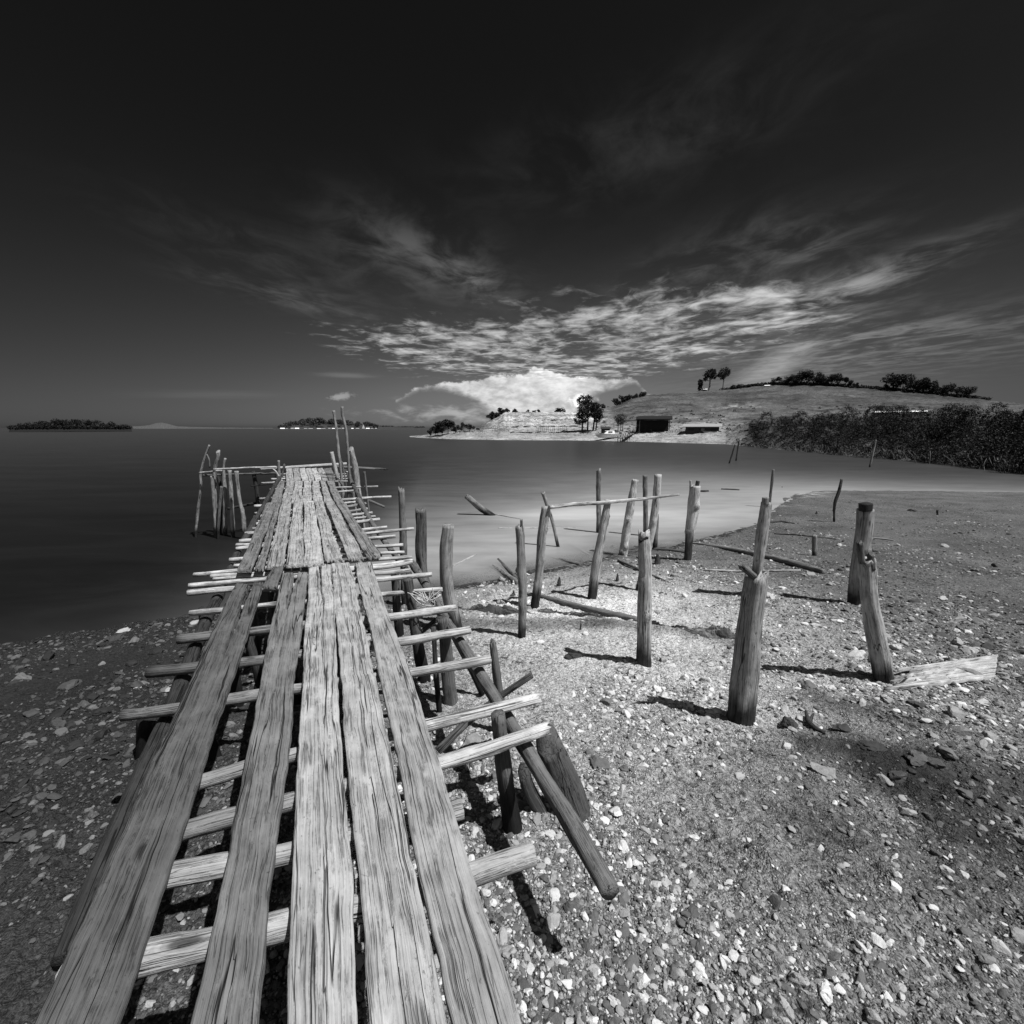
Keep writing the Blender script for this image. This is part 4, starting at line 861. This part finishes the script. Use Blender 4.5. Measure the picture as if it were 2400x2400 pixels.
hd = mesh('hill', q, gridf(rows, len(CX)), LAND, attrs={'tone': tn, 'grass': HG.ravel()}); tag(hd, kind='structure')

# ------------------------------------------------------------------ foliage
def leaves(blobs, n, size, tone, seed, var=.35, shell=.35):
    """leaf sprays through the volume of several ellipsoids (centre, radii)"""
    rg = np.random.RandomState(seed); w = np.array([b[1][0]*b[1][2] for b in blobs], float); k = rg.choice(len(blobs), n, p=w/w.sum())
    C = np.array([b[0] for b in blobs], float)[k]; Rr = np.array([b[1] for b in blobs], float)[k]
    d = rg.normal(size=(n, 3)); d /= np.linalg.norm(d, axis=1)[:, None]; rad = rg.uniform(shell, 1.0, n)**.6
    lum = 1+.35*fbm(d*2.2+k[:, None]*7.1, 2, seed); p = C+d*Rr*(rad*lum)[:, None]
    keep = fbm(p/np.mean(Rr)*2.4, 3, seed+3) > -.42; p = p[keep]; n = len(p); d = d[keep]
    a = rg.normal(size=(n, 3)); a /= np.linalg.norm(a, axis=1)[:, None]; b = np.cross(a, rg.normal(size=(n, 3))); b /= np.linalg.norm(b, axis=1)[:, None]
    s = size*rg.uniform(.6, 1.5, n)[:, None]
    q = np.stack((p-a*s, p+b*s*.45, p+a*s, p-b*s*.45), 1).reshape(-1, 3); f = np.arange(4*n).reshape(-1, 4)
    t = tone*np.exp(rg.normal(0, var, n))*(1+.4*fbm(p/np.mean(Rr)*1.5, 2, seed+5))*np.random.RandomState(seed+9).uniform(.65, 1.35, len(blobs))[k[keep]]
    return q, f, np.repeat(np.clip(t, .006, .3), 4)
BARK = plain('bark', .06, .9, 6)
BARKL = plain('pale_bark', .2, .9, 6)
def tree(label, base, h, crown, n, size, tone=.035, trunk_r=None, group=None, seed=0, bark=None, trunks=((0, 0),), parts=True, name='tree', cat='tree'):
    """crown: list of (dx, dz, rx, rz) in units of h, depth as rx"""
    base = np.asarray(base, float); bl = [(base+np.array((c[0]*h, (c[4] if len(c) > 4 else 0)*h, c[1]*h)), (c[2]*h, c[2]*h*.9, c[3]*h)) for c in crown]
    q, f, t = leaves(bl, n, size, tone, seed)
    tr = []; r0 = trunk_r or h*.022
    for dx_, ln in trunks:
        top_ = base+np.array((dx_*h+ln*h, 0, min(c[1] for c in crown)*h*.6+max(c[1] for c in crown)*h*.4)); c0 = base+np.array((dx_*h, 0, -.5))
        c = catmull([c0, (c0+top_)/2+np.array((h*.01, 0, 0)), top_], 8); rr_ = np.linspace(r0*1.25, r0*.5, 8)
        v, ff = tube(c, 1.0, 7); v = (v.reshape(8, 7, 3)-c[:, None])*rr_[:, None, None]+c[:, None]; tr.append((v.reshape(-1, 3), ff))
        rg = np.random.RandomState(seed+1)
        for b in bl[:5]:
            m_ = c[5]; e = np.array(b[0]); v, ff = tube(catmull([m_, (m_+e)/2+rg.normal(0, h*.02, 3), e], 6), r0*.35, 5); tr.append((v, ff))
    V, Fs = join(tr)
    if not parts:
        V2, F2 = join([(V, np.concatenate([x for x in Fs])), (q, f)]) if False else (None, None)
        o = mesh(name, q, f, LEAF, attrs={'tone': t}, org=base, smooth=False); return tag(o, label, cat, group)
    e = empty(name, base); tag(e, label, cat, group)
    mesh('trunk', V, Fs, bark or BARK, e, org=base); mesh('crown', q, f, LEAF, e, {'tone': t}, org=base, smooth=False); return e
def on(x, k, f=0.0): 
    a = landpt(x, k); 
    if f: a = a*(1-f)+landpt(x, k+1)*f
    return a
def hpx(p, n): return n*axial(p)/F
RC = lambda rg, n, sx=.28, z0=.5, z1=.85, r=.2: [(rg.uniform(-sx, sx), rg.uniform(z0, z1), r*rg.uniform(.7, 1.2), r*rg.uniform(.6, 1.0), rg.uniform(-sx, sx)) for k in range(n)]
rg = np.random.RandomState(3)
# tall pair by the white cut
b = on(1372, 1, .3); h = hpx(b, 86)
tree('tall dark tree with a ragged crown beside the white cut bank', b, h, [(-.10, .82, .16, .15), (.05, .85, .13, .13), (-.05, .62, .19, .16), (.10, .66, .14, .14), (-.14, .45, .13, .12), (.02, .44, .12, .12), (-.2, .3, .12, .12), (-.05, .28, .08, .08), (.24, .62, .12, .14), (.30, .50, .10, .10)], 5200, h*.022, .03, seed=11, trunks=((-.1, .02), (.05, 0), (.2, .03)))
b = on(1396, 1, .35); h = hpx(b, 68)
tree('slender darker tree standing close at the right of the tall ragged one', b, h, [(-.02, .85, .15, .14), (.08, .65, .16, .16), (-.08, .6, .14, .14), (.05, .42, .12, .12), (.16, .5, .1, .1)], 2600, h*.026, .03, seed=12, trunks=((0, .02),))
b = on(1452, 1, .4); h = hpx(b, 42)
tree('thin grey tree in front of the bank beside the dark shed', b, h, [(-.1, .72, .26, .2), (.12, .8, .24, .18), (.02, .55, .3, .2)], 1500, h*.028, .05, seed=13, trunks=((-.1, 0), (.05, 0), (.16, 0)))
# clump at the tip of the spit
for i, (x, hh, k) in enumerate([(1020, 26, 0), (1036, 37, 1), (1050, 39, 0), (1008, 14, 2), (1063, 18, 1)]):
    b = on(x, 1); h = hpx(b, hh)
    tree(('dense dark tree, %s in the clump at the tip of the spit' % ('left one', 'middle one', 'tallest', 'low leftmost shrub', 'smallest')[i]), b, h, RC(rg, 7, .3, .3, .8, .24), 1700, h*.05, .022, group='trees at the tip of the spit', seed=20+i)
for i, (x, hh) in enumerate([(1078, 18), (1101, 22), (1086, 26), (1112, 12), (1120, 9)]):
    b = on(x, 2); h = hpx(b, hh)
    tree('%s behind the spit' % ('small round shrub nearest the dark clump', 'bushy dark tree', 'sparse bare topped sapling', 'low shrub right of the bushy dark tree', 'last low shrub at the foot of the white bank')[i], b, h, RC(rg, 6, .3, .35, .8, .24 if i != 2 else .12), 900 if i != 2 else 260, h*.06, .026, group='shrubs behind the spit', seed=30+i)
# along the top of the white cut
for i, (x, hh, k) in enumerate([(1152, 24, 4), (1163, 22, 4), (1175, 20, 5), (1188, 14, 5), (1203, 12, 5), (1210, 13, 5), (1236, 10, 5), (1253, 9, 5), (1262, 10, 5), (1304, 9, 5), (1313, 18, 5), (1322, 9, 5), (1413, 15, 5), (1425, 4, 5)]):
    b = on(x, k); h = hpx(b, hh); o = ('first', 'second', 'third', 'fourth', 'fifth', 'sixth', 'seventh', 'eighth', 'ninth', 'tenth', 'eleventh', 'twelfth', 'thirteenth', 'fourteenth')[i]
    tree('small dark bush on top of the white cut bank, %s from the left' % o, b, h, RC(rg, 5, .36, .12, .6, .3), 600, h*.09, .022, group='bushes along the white cut bank', seed=40+i, parts=hh > 14, name='bush', cat='bush')
# bushes on the shoulder of the hill
for i, (x, y, hh) in enumerate([(1452, 950, 20), (1462, 946, 22), (1473, 938, 12), (1484, 933, 10), (1494, 932, 12), (1505, 937, 14)]):
    b = on(x, 5); h = hpx(b, hh)
    tree('dark bush on the left shoulder of the hill, %s from the left' % ('first', 'second', 'third', 'fourth', 'fifth', 'sixth')[i], b, h, RC(rg, 6, .5, .1, .55, .34), 900, h*.08, .02, group='bushes on the shoulder of the hill', seed=60+i, parts=hh > 18, name='bush', cat='bush')
# three landmark trees on the crest
b = on(1640, 5); h = hpx(b, 28)
tree('black columnar bush left of the two lollipop trees on the crest', b, h, [(0, .3, .2, .25), (.02, .6, .24, .25), (0, .82, .18, .15)], 1500, h*.045, .012, seed=71)
b = on(1662, 5); h = hpx(b, 50)
tree('round crowned tree on the crest with a pale trunk, left one of the lollipop pair', b, h, [(0, .78, .26, .22), (-.15, .7, .16, .16), (.17, .66, .17, .16), (-.22, .52, .12, .1), (.1, .86, .15, .12)], 2300, h*.03, .022, trunk_r=h*.04, bark=BARKL, seed=72)
b = on(1694, 5, 0); h = hpx(b, 50)
tree('round crowned tree on the crest with a thin trunk, right one of the lollipop pair', b, h, [(0, .76, .27, .23), (-.16, .68, .15, .15), (.15, .8, .16, .14), (-.05, .55, .12, .1)], 1900, h*.03, .035, trunk_r=h*.03, bark=BARKL, seed=73)
for i, x in enumerate((1720, 1732)):
    b = on(x, 5); h = hpx(b, 11); tree('low round bush on the crest, %s beyond the lollipop pair' % ('first', 'second')[i], b, h, RC(rg, 5, .5, .2, .6, .4), 700, h*.1, .025, group='bushes on the crest', seed=75+i, parts=False, name='bush', cat='bush')
# wooded rows on the crest
cx_ = [(1812, 16, 0), (1824, 18, 1), (1838, 20, 0), (1851, 21, 0), (1864, 25, 0), (1877, 29, 0), (1890, 32, 0), (1904, 33, 0), (1919, 29, 0), (1934, 22, 0), (1949, 28, 0), (1962, 28, 0), (1981, 25, 1), (1994, 17, 0), (2006, 12, 1), (2015, 8, 0)]
ords = ['first', 'second', 'third', 'fourth', 'fifth', 'sixth', 'seventh', 'eighth', 'ninth', 'tenth', 'eleventh', 'twelfth', 'thirteenth', 'fourteenth', 'fifteenth', 'sixteenth', 'seventeenth']
for i, (x, hh, k) in enumerate(cx_):
    b = on(x, 5); h = hpx(b, hh)
    tree('%s tree from the left in the long dark row on the hill crest' % ords[i], b, h, RC(rg, 7, .36, .25, .85, .26) if k == 0 else RC(rg, 4, .3, .55, .85, .2), 1300, h*.05, .018, group='row of trees on the hill crest', seed=80+i)
for i, (x, hh) in enumerate([(2078, 14), (2100, 40), (2114, 38), (2128, 30), (2150, 34), (2164, 36), (2180, 30), (2196, 28), (2216, 30), (2240, 26), (2270, 28)]):
    b = on(x, 5); h = hpx(b, hh)
    tree('%s tree from the left in the dark group at the right end of the hill' % ords[i], b, h, RC(rg, 8, .42, .3, .82, .27), 1500, h*.05, .014, group='trees at the right end of the hill', seed=110+i)
# dark hedge line along the crest and the mangrove thicket, each one mass
bl = []
for x in np.arange(1690, 2320, 7):
    b = on(x, 5); h = hpx(b, 7 if x > 1730 else 4); bl.append((b+np.array((0, 0, h*.3)), (h*1.2, h*1.2, h*.6)))
q, f, t = leaves(bl, 9000, .38, .03, 150); tag(mesh('hedge', q, f, LEAF, attrs={'tone': t}, smooth=False), 'dark hedge growing along the crest of the hill', 'hedge', kind='stuff')
bl = []; rg = np.random.RandomState(17)
for kk, sp in ((.02, 15), (.30, 20), (.62, 24), (.95, 28), (1.2, 30)):
    for x in np.arange(1706, 2700, sp):
        x = x+rg.uniform(-.4, .4)*sp; g = np.clip((x-1690)/100, .22, 1); a = landpt(x, 0)*(1-min(kk, 1))+landpt(x, 1)*min(kk, 1) if kk <= 1 else landpt(x, 1)*.6+landpt(x, 2)*.4
        h = rg.uniform(.75, 1.45)*(.65+.75*kk)*g; bl.append((a+np.array((rg.normal(0, .4), rg.normal(0, .4), h*.7)), (rg.uniform(.9, 1.5)*g*(.7+.4*kk), rg.uniform(.8, 1.2)*g, h*.85)))
q, f, t = leaves(bl, 340000, .062, .0085, 151, .15, .6); tag(mesh('mangrove_thicket', q, f, LEAF, attrs={'tone': t}, smooth=False), 'dense dark mangrove thicket along the right side of the bay', 'thicket', kind='stuff')
cs = []
for k in range(500):                                        # bare stems and pale twigs at the waterline
    x = rg.uniform(1712, 2400); a = landpt(x, 0)+np.array((rg.normal(0, .5), rg.normal(.2, .5), -.05)); e = a+np.array((rg.normal(0, .5), rg.normal(0, .4), rg.uniform(.3, 1.3))); cs.append(tube(catmull([a, (a+e)/2+rg.normal(0, .12, 3), e], 5), rg.uniform(.012, .03), 4))
V, Fs = join(cs); tag(mesh('mangrove_stems', V, Fs, BARKL), 'bare grey stems along the foot of the mangrove thicket', 'stems', kind='stuff')
# scattered shrubs on the lower slope
bl = []
for k in range(200):
    x = rg.uniform(1195, 1390); kk = int(rg.choice((1, 2, 3))); a = on(x, kk, rg.uniform(-.0, .14)); s = rg.uniform(.12, .34); bl.append((a+np.array((0, 0, s*.2)), (s*3.0, s, s*.5)))
for k in range(300):
    x = rg.uniform(1380, 2230); kk = rg.choice((1, 2, 3)); a = on(x, kk, rg.rand()); s = rg.uniform(.15, .5); bl.append((a+np.array((0, 0, s*.4)), (s*1.3, s, s*.7)))
q, f, t = leaves(bl, 16000, .15, .035, 152); tag(mesh('scrub', q, f, LEAF, attrs={'tone': t}, smooth=False), 'low scrub dotted over the bank and the foot of the hill', 'scrub', kind='stuff')

# ------------------------------------------------------------------ buildings, boats and fences on the headland
SHEDW = plain('blackened_boards', .012, .95, 3); ROOF = plain('pale_sheet_roof', .30, .6, 3, .3); DARKW = plain('dark_boards', .035, .9, 3); WHITE = plain('white_paint', .85, .5, 3, .15); GLASS = plain('dark_window', .02, .15, 3, .1); GREYW = plain('grey_boards', .16, .85, 3)
def face(p): return math.atan2(-p[0], p[1])            # turn a thing's front to the bay
def house(label, x, k, f, wpx, hpx_, roofm, wallm, rh=.4, depth=.5, rot=0.0, name='house', cat='house', win=2, over=.08, openf=False):
    b = on(x, k, f); w = hpx(b, wpx); h = hpx(b, hpx_); rz = face(b)+rot; e = empty(name, b); tag(e, label, cat); d = w*depth; hw = h*(1-rh)
    ca, sa = math.cos(rz), math.sin(rz)
    def tr(v): v = np.asarray(v, float); return np.stack((v[:, 0]*ca-v[:, 1]*sa, v[:, 0]*sa+v[:, 1]*ca, v[:, 2]), 1)+b
    if openf:
        n = 6
        for i in range(n):
            for s in (-1, 1): mesh('post', tr(boxv((-w/2+w*i/(n-1), s*d/2, -.5), w*.018, w*.018, hw+.5)), BOXF, GREYW if i in (0, 5) and s < 0 else SHEDW, e, org=b, smooth=False)
        mesh('wall', tr(boxv((0, d*.2, -.3), w*.94, d*.5, hw+.25)), BOXF, wallm, e, org=b, smooth=False)
    else: mesh('wall', tr(boxv((0, 0, -.5), w, d, hw+.5)), BOXF, wallm, e, org=b, smooth=False)
    o_ = w*over; y0, y1 = -d/2-o_, d/2+o_; x0, x1 = -w/2-o_, w/2+o_; t = h*.05
    rv = [(x0, y0, hw), (x1, y0, hw), (x0, 0, h), (x1, 0, h), (x0, y1, hw), (x1, y1, hw)]; rv += [(a, b_, c+t) for a, b_, c in rv]
    rf = [(0, 1, 3, 2), (2, 3, 5, 4), (6, 8, 9, 7), (8, 10, 11, 9), (0, 6, 7, 1), (4, 5, 11, 10), (0, 2, 8, 6), (2, 4, 10, 8), (1, 7, 9, 3), (3, 9, 11, 5)]
    mesh('roof', tr(rv), np.array(rf), roofm, e, org=b, smooth=False)
    for i in range(win):
        wx_ = -w/2+w*(i+.5)/win; wv = tr(boxv((wx_, -d/2-.02, hw*.35), w*.5/win, .06, hw*.35)); wo_ = mesh('window', wv, BOXF, GLASS, e, org=b, smooth=False)
    if win: mesh('door', tr(boxv((w*.02, -d/2-.03, 0), w*.10, .05, hw*.75)), BOXF, GREYW, e, org=b, smooth=False)
    return e
house('low house with a pale sheet roof and dark walls on the far shore', 1645, 1, .15, 72, 19, ROOF, DARKW, rh=.36, depth=.35, win=3)
house('large dark open sided shed on posts on the far shore', 1533, 1, .2, 66, 36, SHEDW, SHEDW, rh=.2, depth=.4, name='shed', cat='shed', win=0, openf=True)
house('narrow dark shed at the left of the large open one', 1499, 1, .3, 16, 34, SHEDW, SHEDW, rh=.2, depth=.8, name='shed', cat='shed', win=0)
house('low black hut behind the white boat', 1419, 1, .0, 20, 15, DARKW, DARKW, rh=.3, depth=.7, name='hut', cat='hut', win=0)
house('small hut with a pale front among the mangroves', 1766, 1, .5, 20, 13, DARKW, WHITE, rh=.35, depth=.6, name='hut', cat='hut', win=1)
house('long low white roofed platform on the slope above the thicket', 2110, 3, .25, 90, 6, WHITE, DARKW, rh=.45, depth=.15, name='platform', cat='platform', win=0, over=.02)
house('tiny white shelter under the black bush on the crest', 1650, 5, 0, 12, 5, WHITE, DARKW, rh=.4, depth=.6, name='shelter', cat='shelter', win=0)
house('tiny white roofed shelter on the crest below the tree row', 1798, 4, .9, 10, 3.5, WHITE, DARKW, rh=.5, depth=.6, name='shelter', cat='shelter', win=0)
def hullv(L, Bm, H, n=16, m_=9):
    v = []
    for i in range(n):
        u = i/(n-1); bw = Bm/2*(1-max(0, (u-.45)/.55)**2.2); sh = H*(.82+.35*max(0, u-.4)**1.5); kl = H*.55*max(0, (u-.72)/.28)**2
        for j in range(m_):
            t = j/(m_-1)*2-1; a = abs(t); y = math.copysign(bw*(a**.6), t); z = kl+(sh-kl)*(a**1.8); v.append((-L/2+L*u, y, z))
    f = list(gridf(n, m_)); v = np.array(v); nv = len(v)
    dk = np.array([(v[i*m_][0], v[i*m_][1]*.96, v[i*m_][2]-H*.02) for i in range(n)]+[(v[i*m_+m_-1][0], v[i*m_+m_-1][1]*.96, v[i*m_][2]-H*.02) for i in range(n)])
    fd = [(nv+i, nv+i+1, nv+n+i+1, nv+n+i) for i in range(n-1)]
    tr_ = [tuple(range(m_))]
    return np.vstack((v, dk)), [np.array(f), np.array(fd), np.array([list(range(m_))])]
def boat(label, b, L, rz, hullm, cabin=True, flip=False, name='boat'):
    e = empty(name, b); tag(e, label, 'boat'); ca, sa = math.cos(rz), math.sin(rz)
    def tr(v): v = np.asarray(v, float); return np.stack((v[:, 0]*ca-v[:, 1]*sa, v[:, 0]*sa+v[:, 1]*ca, v[:, 2]), 1)+b
    v, f = hullv(L, L*.32, L*.17)
    if flip: v = v*np.array((1, 1, -1))+np.array((0, 0, L*.2))
    mesh('hull', tr(v), f, hullm, e, org=b)
    if cabin:
        H = L*.155; c = [(-.22, .12, 0), (.20, .10, 0), (-.20, .10, .10), (.06, .085, .10)]
        cv = []; 
        for (x, y, z) in c: cv += [(x*L, -y*L, H+z*L), (x*L, y*L, H+z*L)]
        mesh('cabin', tr(cv), np.array([(0, 1, 3, 2)[::-1], (4, 6, 7, 5), (0, 2, 6, 4), (1, 5, 7, 3), (0, 4, 5, 1), (2, 3, 7, 6)]), hullm, e, org=b, smooth=False)
        for s in (-1, 1): mesh('window', tr(boxv((-.04*L, s*.108*L, H+.03*L), .16*L, .012*L, .045*L)), BOXF, GLASS, e, org=b, smooth=False)
        mesh('windscreen', tr(np.array([(.19*L, -.085*L, H+.012*L), (.19*L, .085*L, H+.012*L), (.082*L, .075*L, H+.088*L), (.082*L, -.075*L, H+.088*L), (.21*L, -.085*L, H+.012*L), (.21*L, .085*L, H+.012*L), (.102*L, .075*L, H+.088*L), (.102*L, -.075*L, H+.088*L)])), np.array([(0, 1, 2, 3), (4, 7, 6, 5), (0, 4, 5, 1), (1, 5, 6, 2), (2, 6, 7, 3), (3, 7, 4, 0)]), GLASS, e, org=b, smooth=False)
        mesh('engine', tr(boxv((-.52*L, 0, .04*L), .06*L, .07*L, .16*L)), BOXF, DARKW, e, org=b, smooth=False)
        mesh('fender', tr(boxv((-.08*L, -.150*L, .05*L), .74*L, .03*L, .035*L)), BOXF, DARKW, e, org=b, smooth=False)
    return e
b = on(1424, 0, .22); boat('white cabin motorboat beached with its bow at the water', b+np.array((0, 0, .32)), hpx(b, 66), face(b)+R(212), WHITE)
b = on(1630, 1, 0); boat('dark upturned hull in front of the pale roofed house', b, hpx(b, 30), face(b)+R(170), DARKW, False, True)
b = on(1664, 1, 0); boat('pale open boat pulled up in front of the pale roofed house', b, hpx(b, 34), face(b)+R(165), ROOF, False)
# little landing stage behind the white boat
e = empty('landing_stage', on(1466, 0, .4)); tag(e, 'short dark landing stage on stilts right of the white boat', 'landing stage'); b = PW[e.name]
a, c = atz(1448, 1027, .9), on(1482, 1)+np.array((0, 0, .3)); dirn = c-a
for i in range(7):
    p = a+dirn*i/6; mesh('post', boxv((p[0], p[1], -.4), .13, .13, p[2]+.9), BOXF, DARKW, e, org=b, smooth=False)
    n_ = np.array((dirn[1], -dirn[0], 0)); n_ /= np.linalg.norm(n_); q_ = p+n_*1.0; mesh('post', boxv((q_[0], q_[1], -.4), .13, .13, p[2]+.8), BOXF, DARKW, e, org=b, smooth=False)
mesh('deck', np.array([a, c, c+n_, a+n_, a-(0, 0, .12), c-(0, 0, .12), c+n_-(0, 0, .12), a+n_-(0, 0, .12)]), np.array([(0, 1, 2, 3), (4, 7, 6, 5), (0, 4, 5, 1), (1, 5, 6, 2), (2, 6, 7, 3), (3, 7, 4, 0)]), GREYW, e, org=b, smooth=False)
rg = np.random.RandomState(4)
for lb, x0, x1, n, hh in (('fence of thin stakes at the left foot of the white cut bank', 1130, 1186, 15, 15), ('fence of thin stakes beside the tall ragged tree', 1262, 1328, 15, 15), ('row of grey stakes in front of the large open shed', 1484, 1526, 8, 14), ('low fence between the sheds and the pale roofed house', 1572, 1612, 9, 7)):
    b = on((x0+x1)/2, 1, .1); e = empty('stake_fence', b); tag(e, lb, 'fence', 'stake fences on the far shore'); pts_ = []
    for i in range(n):
        x = x0+(x1-x0)*i/(n-1)+rg.uniform(-1, 1); p = on(x, 1, .1); h = hpx(p, hh*rg.uniform(.6, 1.15)); pts_.append(p); v, f = tube([p-(0, 0, .3), p+(rg.normal(0, .05), 0, h*.5), p+(rg.normal(0, .1), 0, h)], .05, 5); mesh('stake', v, f, GREYW, e, org=p)
    v, f = tube([p+np.array((0, 0, hpx(p, hh*.5))) for p in pts_], .03, 4); mesh('rail', v, f, GREYW, e, org=pts_[0])
# ------------------------------------------------------------------ far shores
def farland(name, xs, tops, D, depth, tone, ys=1003.4):
    n = len(xs); X_ = np.linspace(xs[0], xs[-1], 160); tp = np.interp(X_, xs, tops); rows_ = 14; V = np.zeros((rows_, 160, 3))
    for j, (x, y) in enumerate(zip(X_, tp)):
        a = atd(x, 1003, D); hz = max(atd(x, y, D+depth*.5)[2], -.2)
        for i in range(rows_):
            u = i/(rows_-1); p = a*(1+u*depth/D); V[i, j] = (p[0], p[1], -.5+(hz+.5)*math.sin(u*math.pi)**.7)
    q = V.reshape(-1, 3); q[:, 2] += np.clip(q[:, 2], 0, 3)*.25*fbm(q*.02, 3, 7)
    return tag(mesh(name, q, gridf(rows_, 160), LAND, attrs={'tone': np.full(len(q), tone), 'grass': np.ones(len(q))}), kind='structure')
farland('island', [640, 660, 690, 720, 780, 850, 880, 940, 1000, 1040], [1004, 1001, 997, 995, 994, 996, 999, 1000.5, 1001.5, 1003], 900, 140, .05)
farland('far_coast', [180, 212, 300, 330, 350, 366, 380, 395, 415, 440, 480, 560, 640], [998, 999, 999.5, 998.5, 996.5, 992, 990.5, 993, 999, 1000, 1001.5, 1002.5, 1003], 2600, 500, .09)
farland('islet', [20, 60, 150, 212, 250, 290, 308], [1004, 999, 996, 997, 999, 1002, 1004], 520, 90, .012)
rg = np.random.RandomState(23); bl = []
for k in range(95):
    x = 655+(885-655)*rg.rand(); tp = np.interp(x, [655, 670, 690, 715, 745, 770, 800, 830, 845, 862, 885], [999, 992, 987, 982, 981, 982, 985, 988, 989, 990, 997]); D_ = 915+rg.uniform(0, 90); yy = tp+rg.uniform(3, 10) if rg.rand() < .75 else tp+3; p = atd(x, min(yy, 1000), D_); s = rg.uniform(3.0, 5.5); bl.append((p, (s*1.1, s*1.1, s*.9)))
for k in range(40):
    x = rg.uniform(880, 1000); p = atd(x, 1001.2-(x < 920)*1.5, 950+rg.uniform(0, 60)); bl.append((p, (4, 4, 1.6)))
q, f, t = leaves(bl, 22000, 1.1, .05, 160); tag(mesh('island_wood', q, f, LEAF, attrs={'tone': t}, smooth=False), 'dark wood covering the distant island behind the jetty poles', 'wood', kind='stuff')
bl = []
for k in range(90):
    x = rg.uniform(40, 302); tp = np.interp(x, [40, 130, 212, 225, 236, 245, 262, 270, 285, 292, 302], [997, 984, 985, 983, 988, 990, 989, 996, 997, 993, 1000]); p = atd(x, tp+rg.uniform(3, 12), 530+rg.uniform(0, 60)); s = rg.uniform(1.6, 2.8); bl.append((p, (s*1.3, s, s)))
for x in np.arange(24, 306, 3.5): p = atd(x, 1001.5, 518); bl.append((p, (2.4, 2.0, 1.6)))
q, f, t = leaves(bl, 17000, .55, .014, 161); tag(mesh('islet_wood', q, f, LEAF, attrs={'tone': t}, smooth=False), 'black wood on the islet at the far left', 'wood', kind='stuff')
for i, x in enumerate([662, 672, 685, 696, 716, 728, 748, 757, 772, 783, 796, 806, 826, 838, 852, 862, 872, 881]):
    b = atd(x, 1003.2, 890); b[2] = 0.3; w = rg.uniform(3, 8); rz = face(b); e = empty('shore_house', b); tag(e, 'tiny white roofed house on the shore of the distant island, %s from the left' % (ords+['eighteenth'])[i], 'house', 'houses on the distant island')
    ca, sa = math.cos(rz), math.sin(rz); T = lambda v: np.stack((np.asarray(v)[:, 0]*ca-np.asarray(v)[:, 1]*sa, np.asarray(v)[:, 0]*sa+np.asarray(v)[:, 1]*ca, np.asarray(v)[:, 2]), 1)+b
    mesh('wall', T(boxv((0, 0, -.5), w, 5, 2.0)), BOXF, GREYW, e, org=b, smooth=False)
    hr = rg.uniform(2.0, 3.2) if i != 14 else 9.0
    rv = np.array([(-w*.55, -3, 1.5), (w*.55, -3, 1.5), (-w*.5, 0, hr), (w*.5, 0, hr), (-w*.55, 3, 1.5), (w*.55, 3, 1.5)]) if i != 14 else np.array([(-w*.4, -3, 1.5), (w*.4, -3, 1.5), (-.3, 0, hr), (.3, 0, hr), (-w*.4, 3, 1.5), (w*.4, 3, 1.5)])
    mesh('roof', T(rv), [np.array([(0, 1, 3, 2), (2, 3, 5, 4)]), np.array([(0, 2, 4), (1, 5, 3)])], ROOF if i % 3 else WHITE, e, org=b, smooth=False)
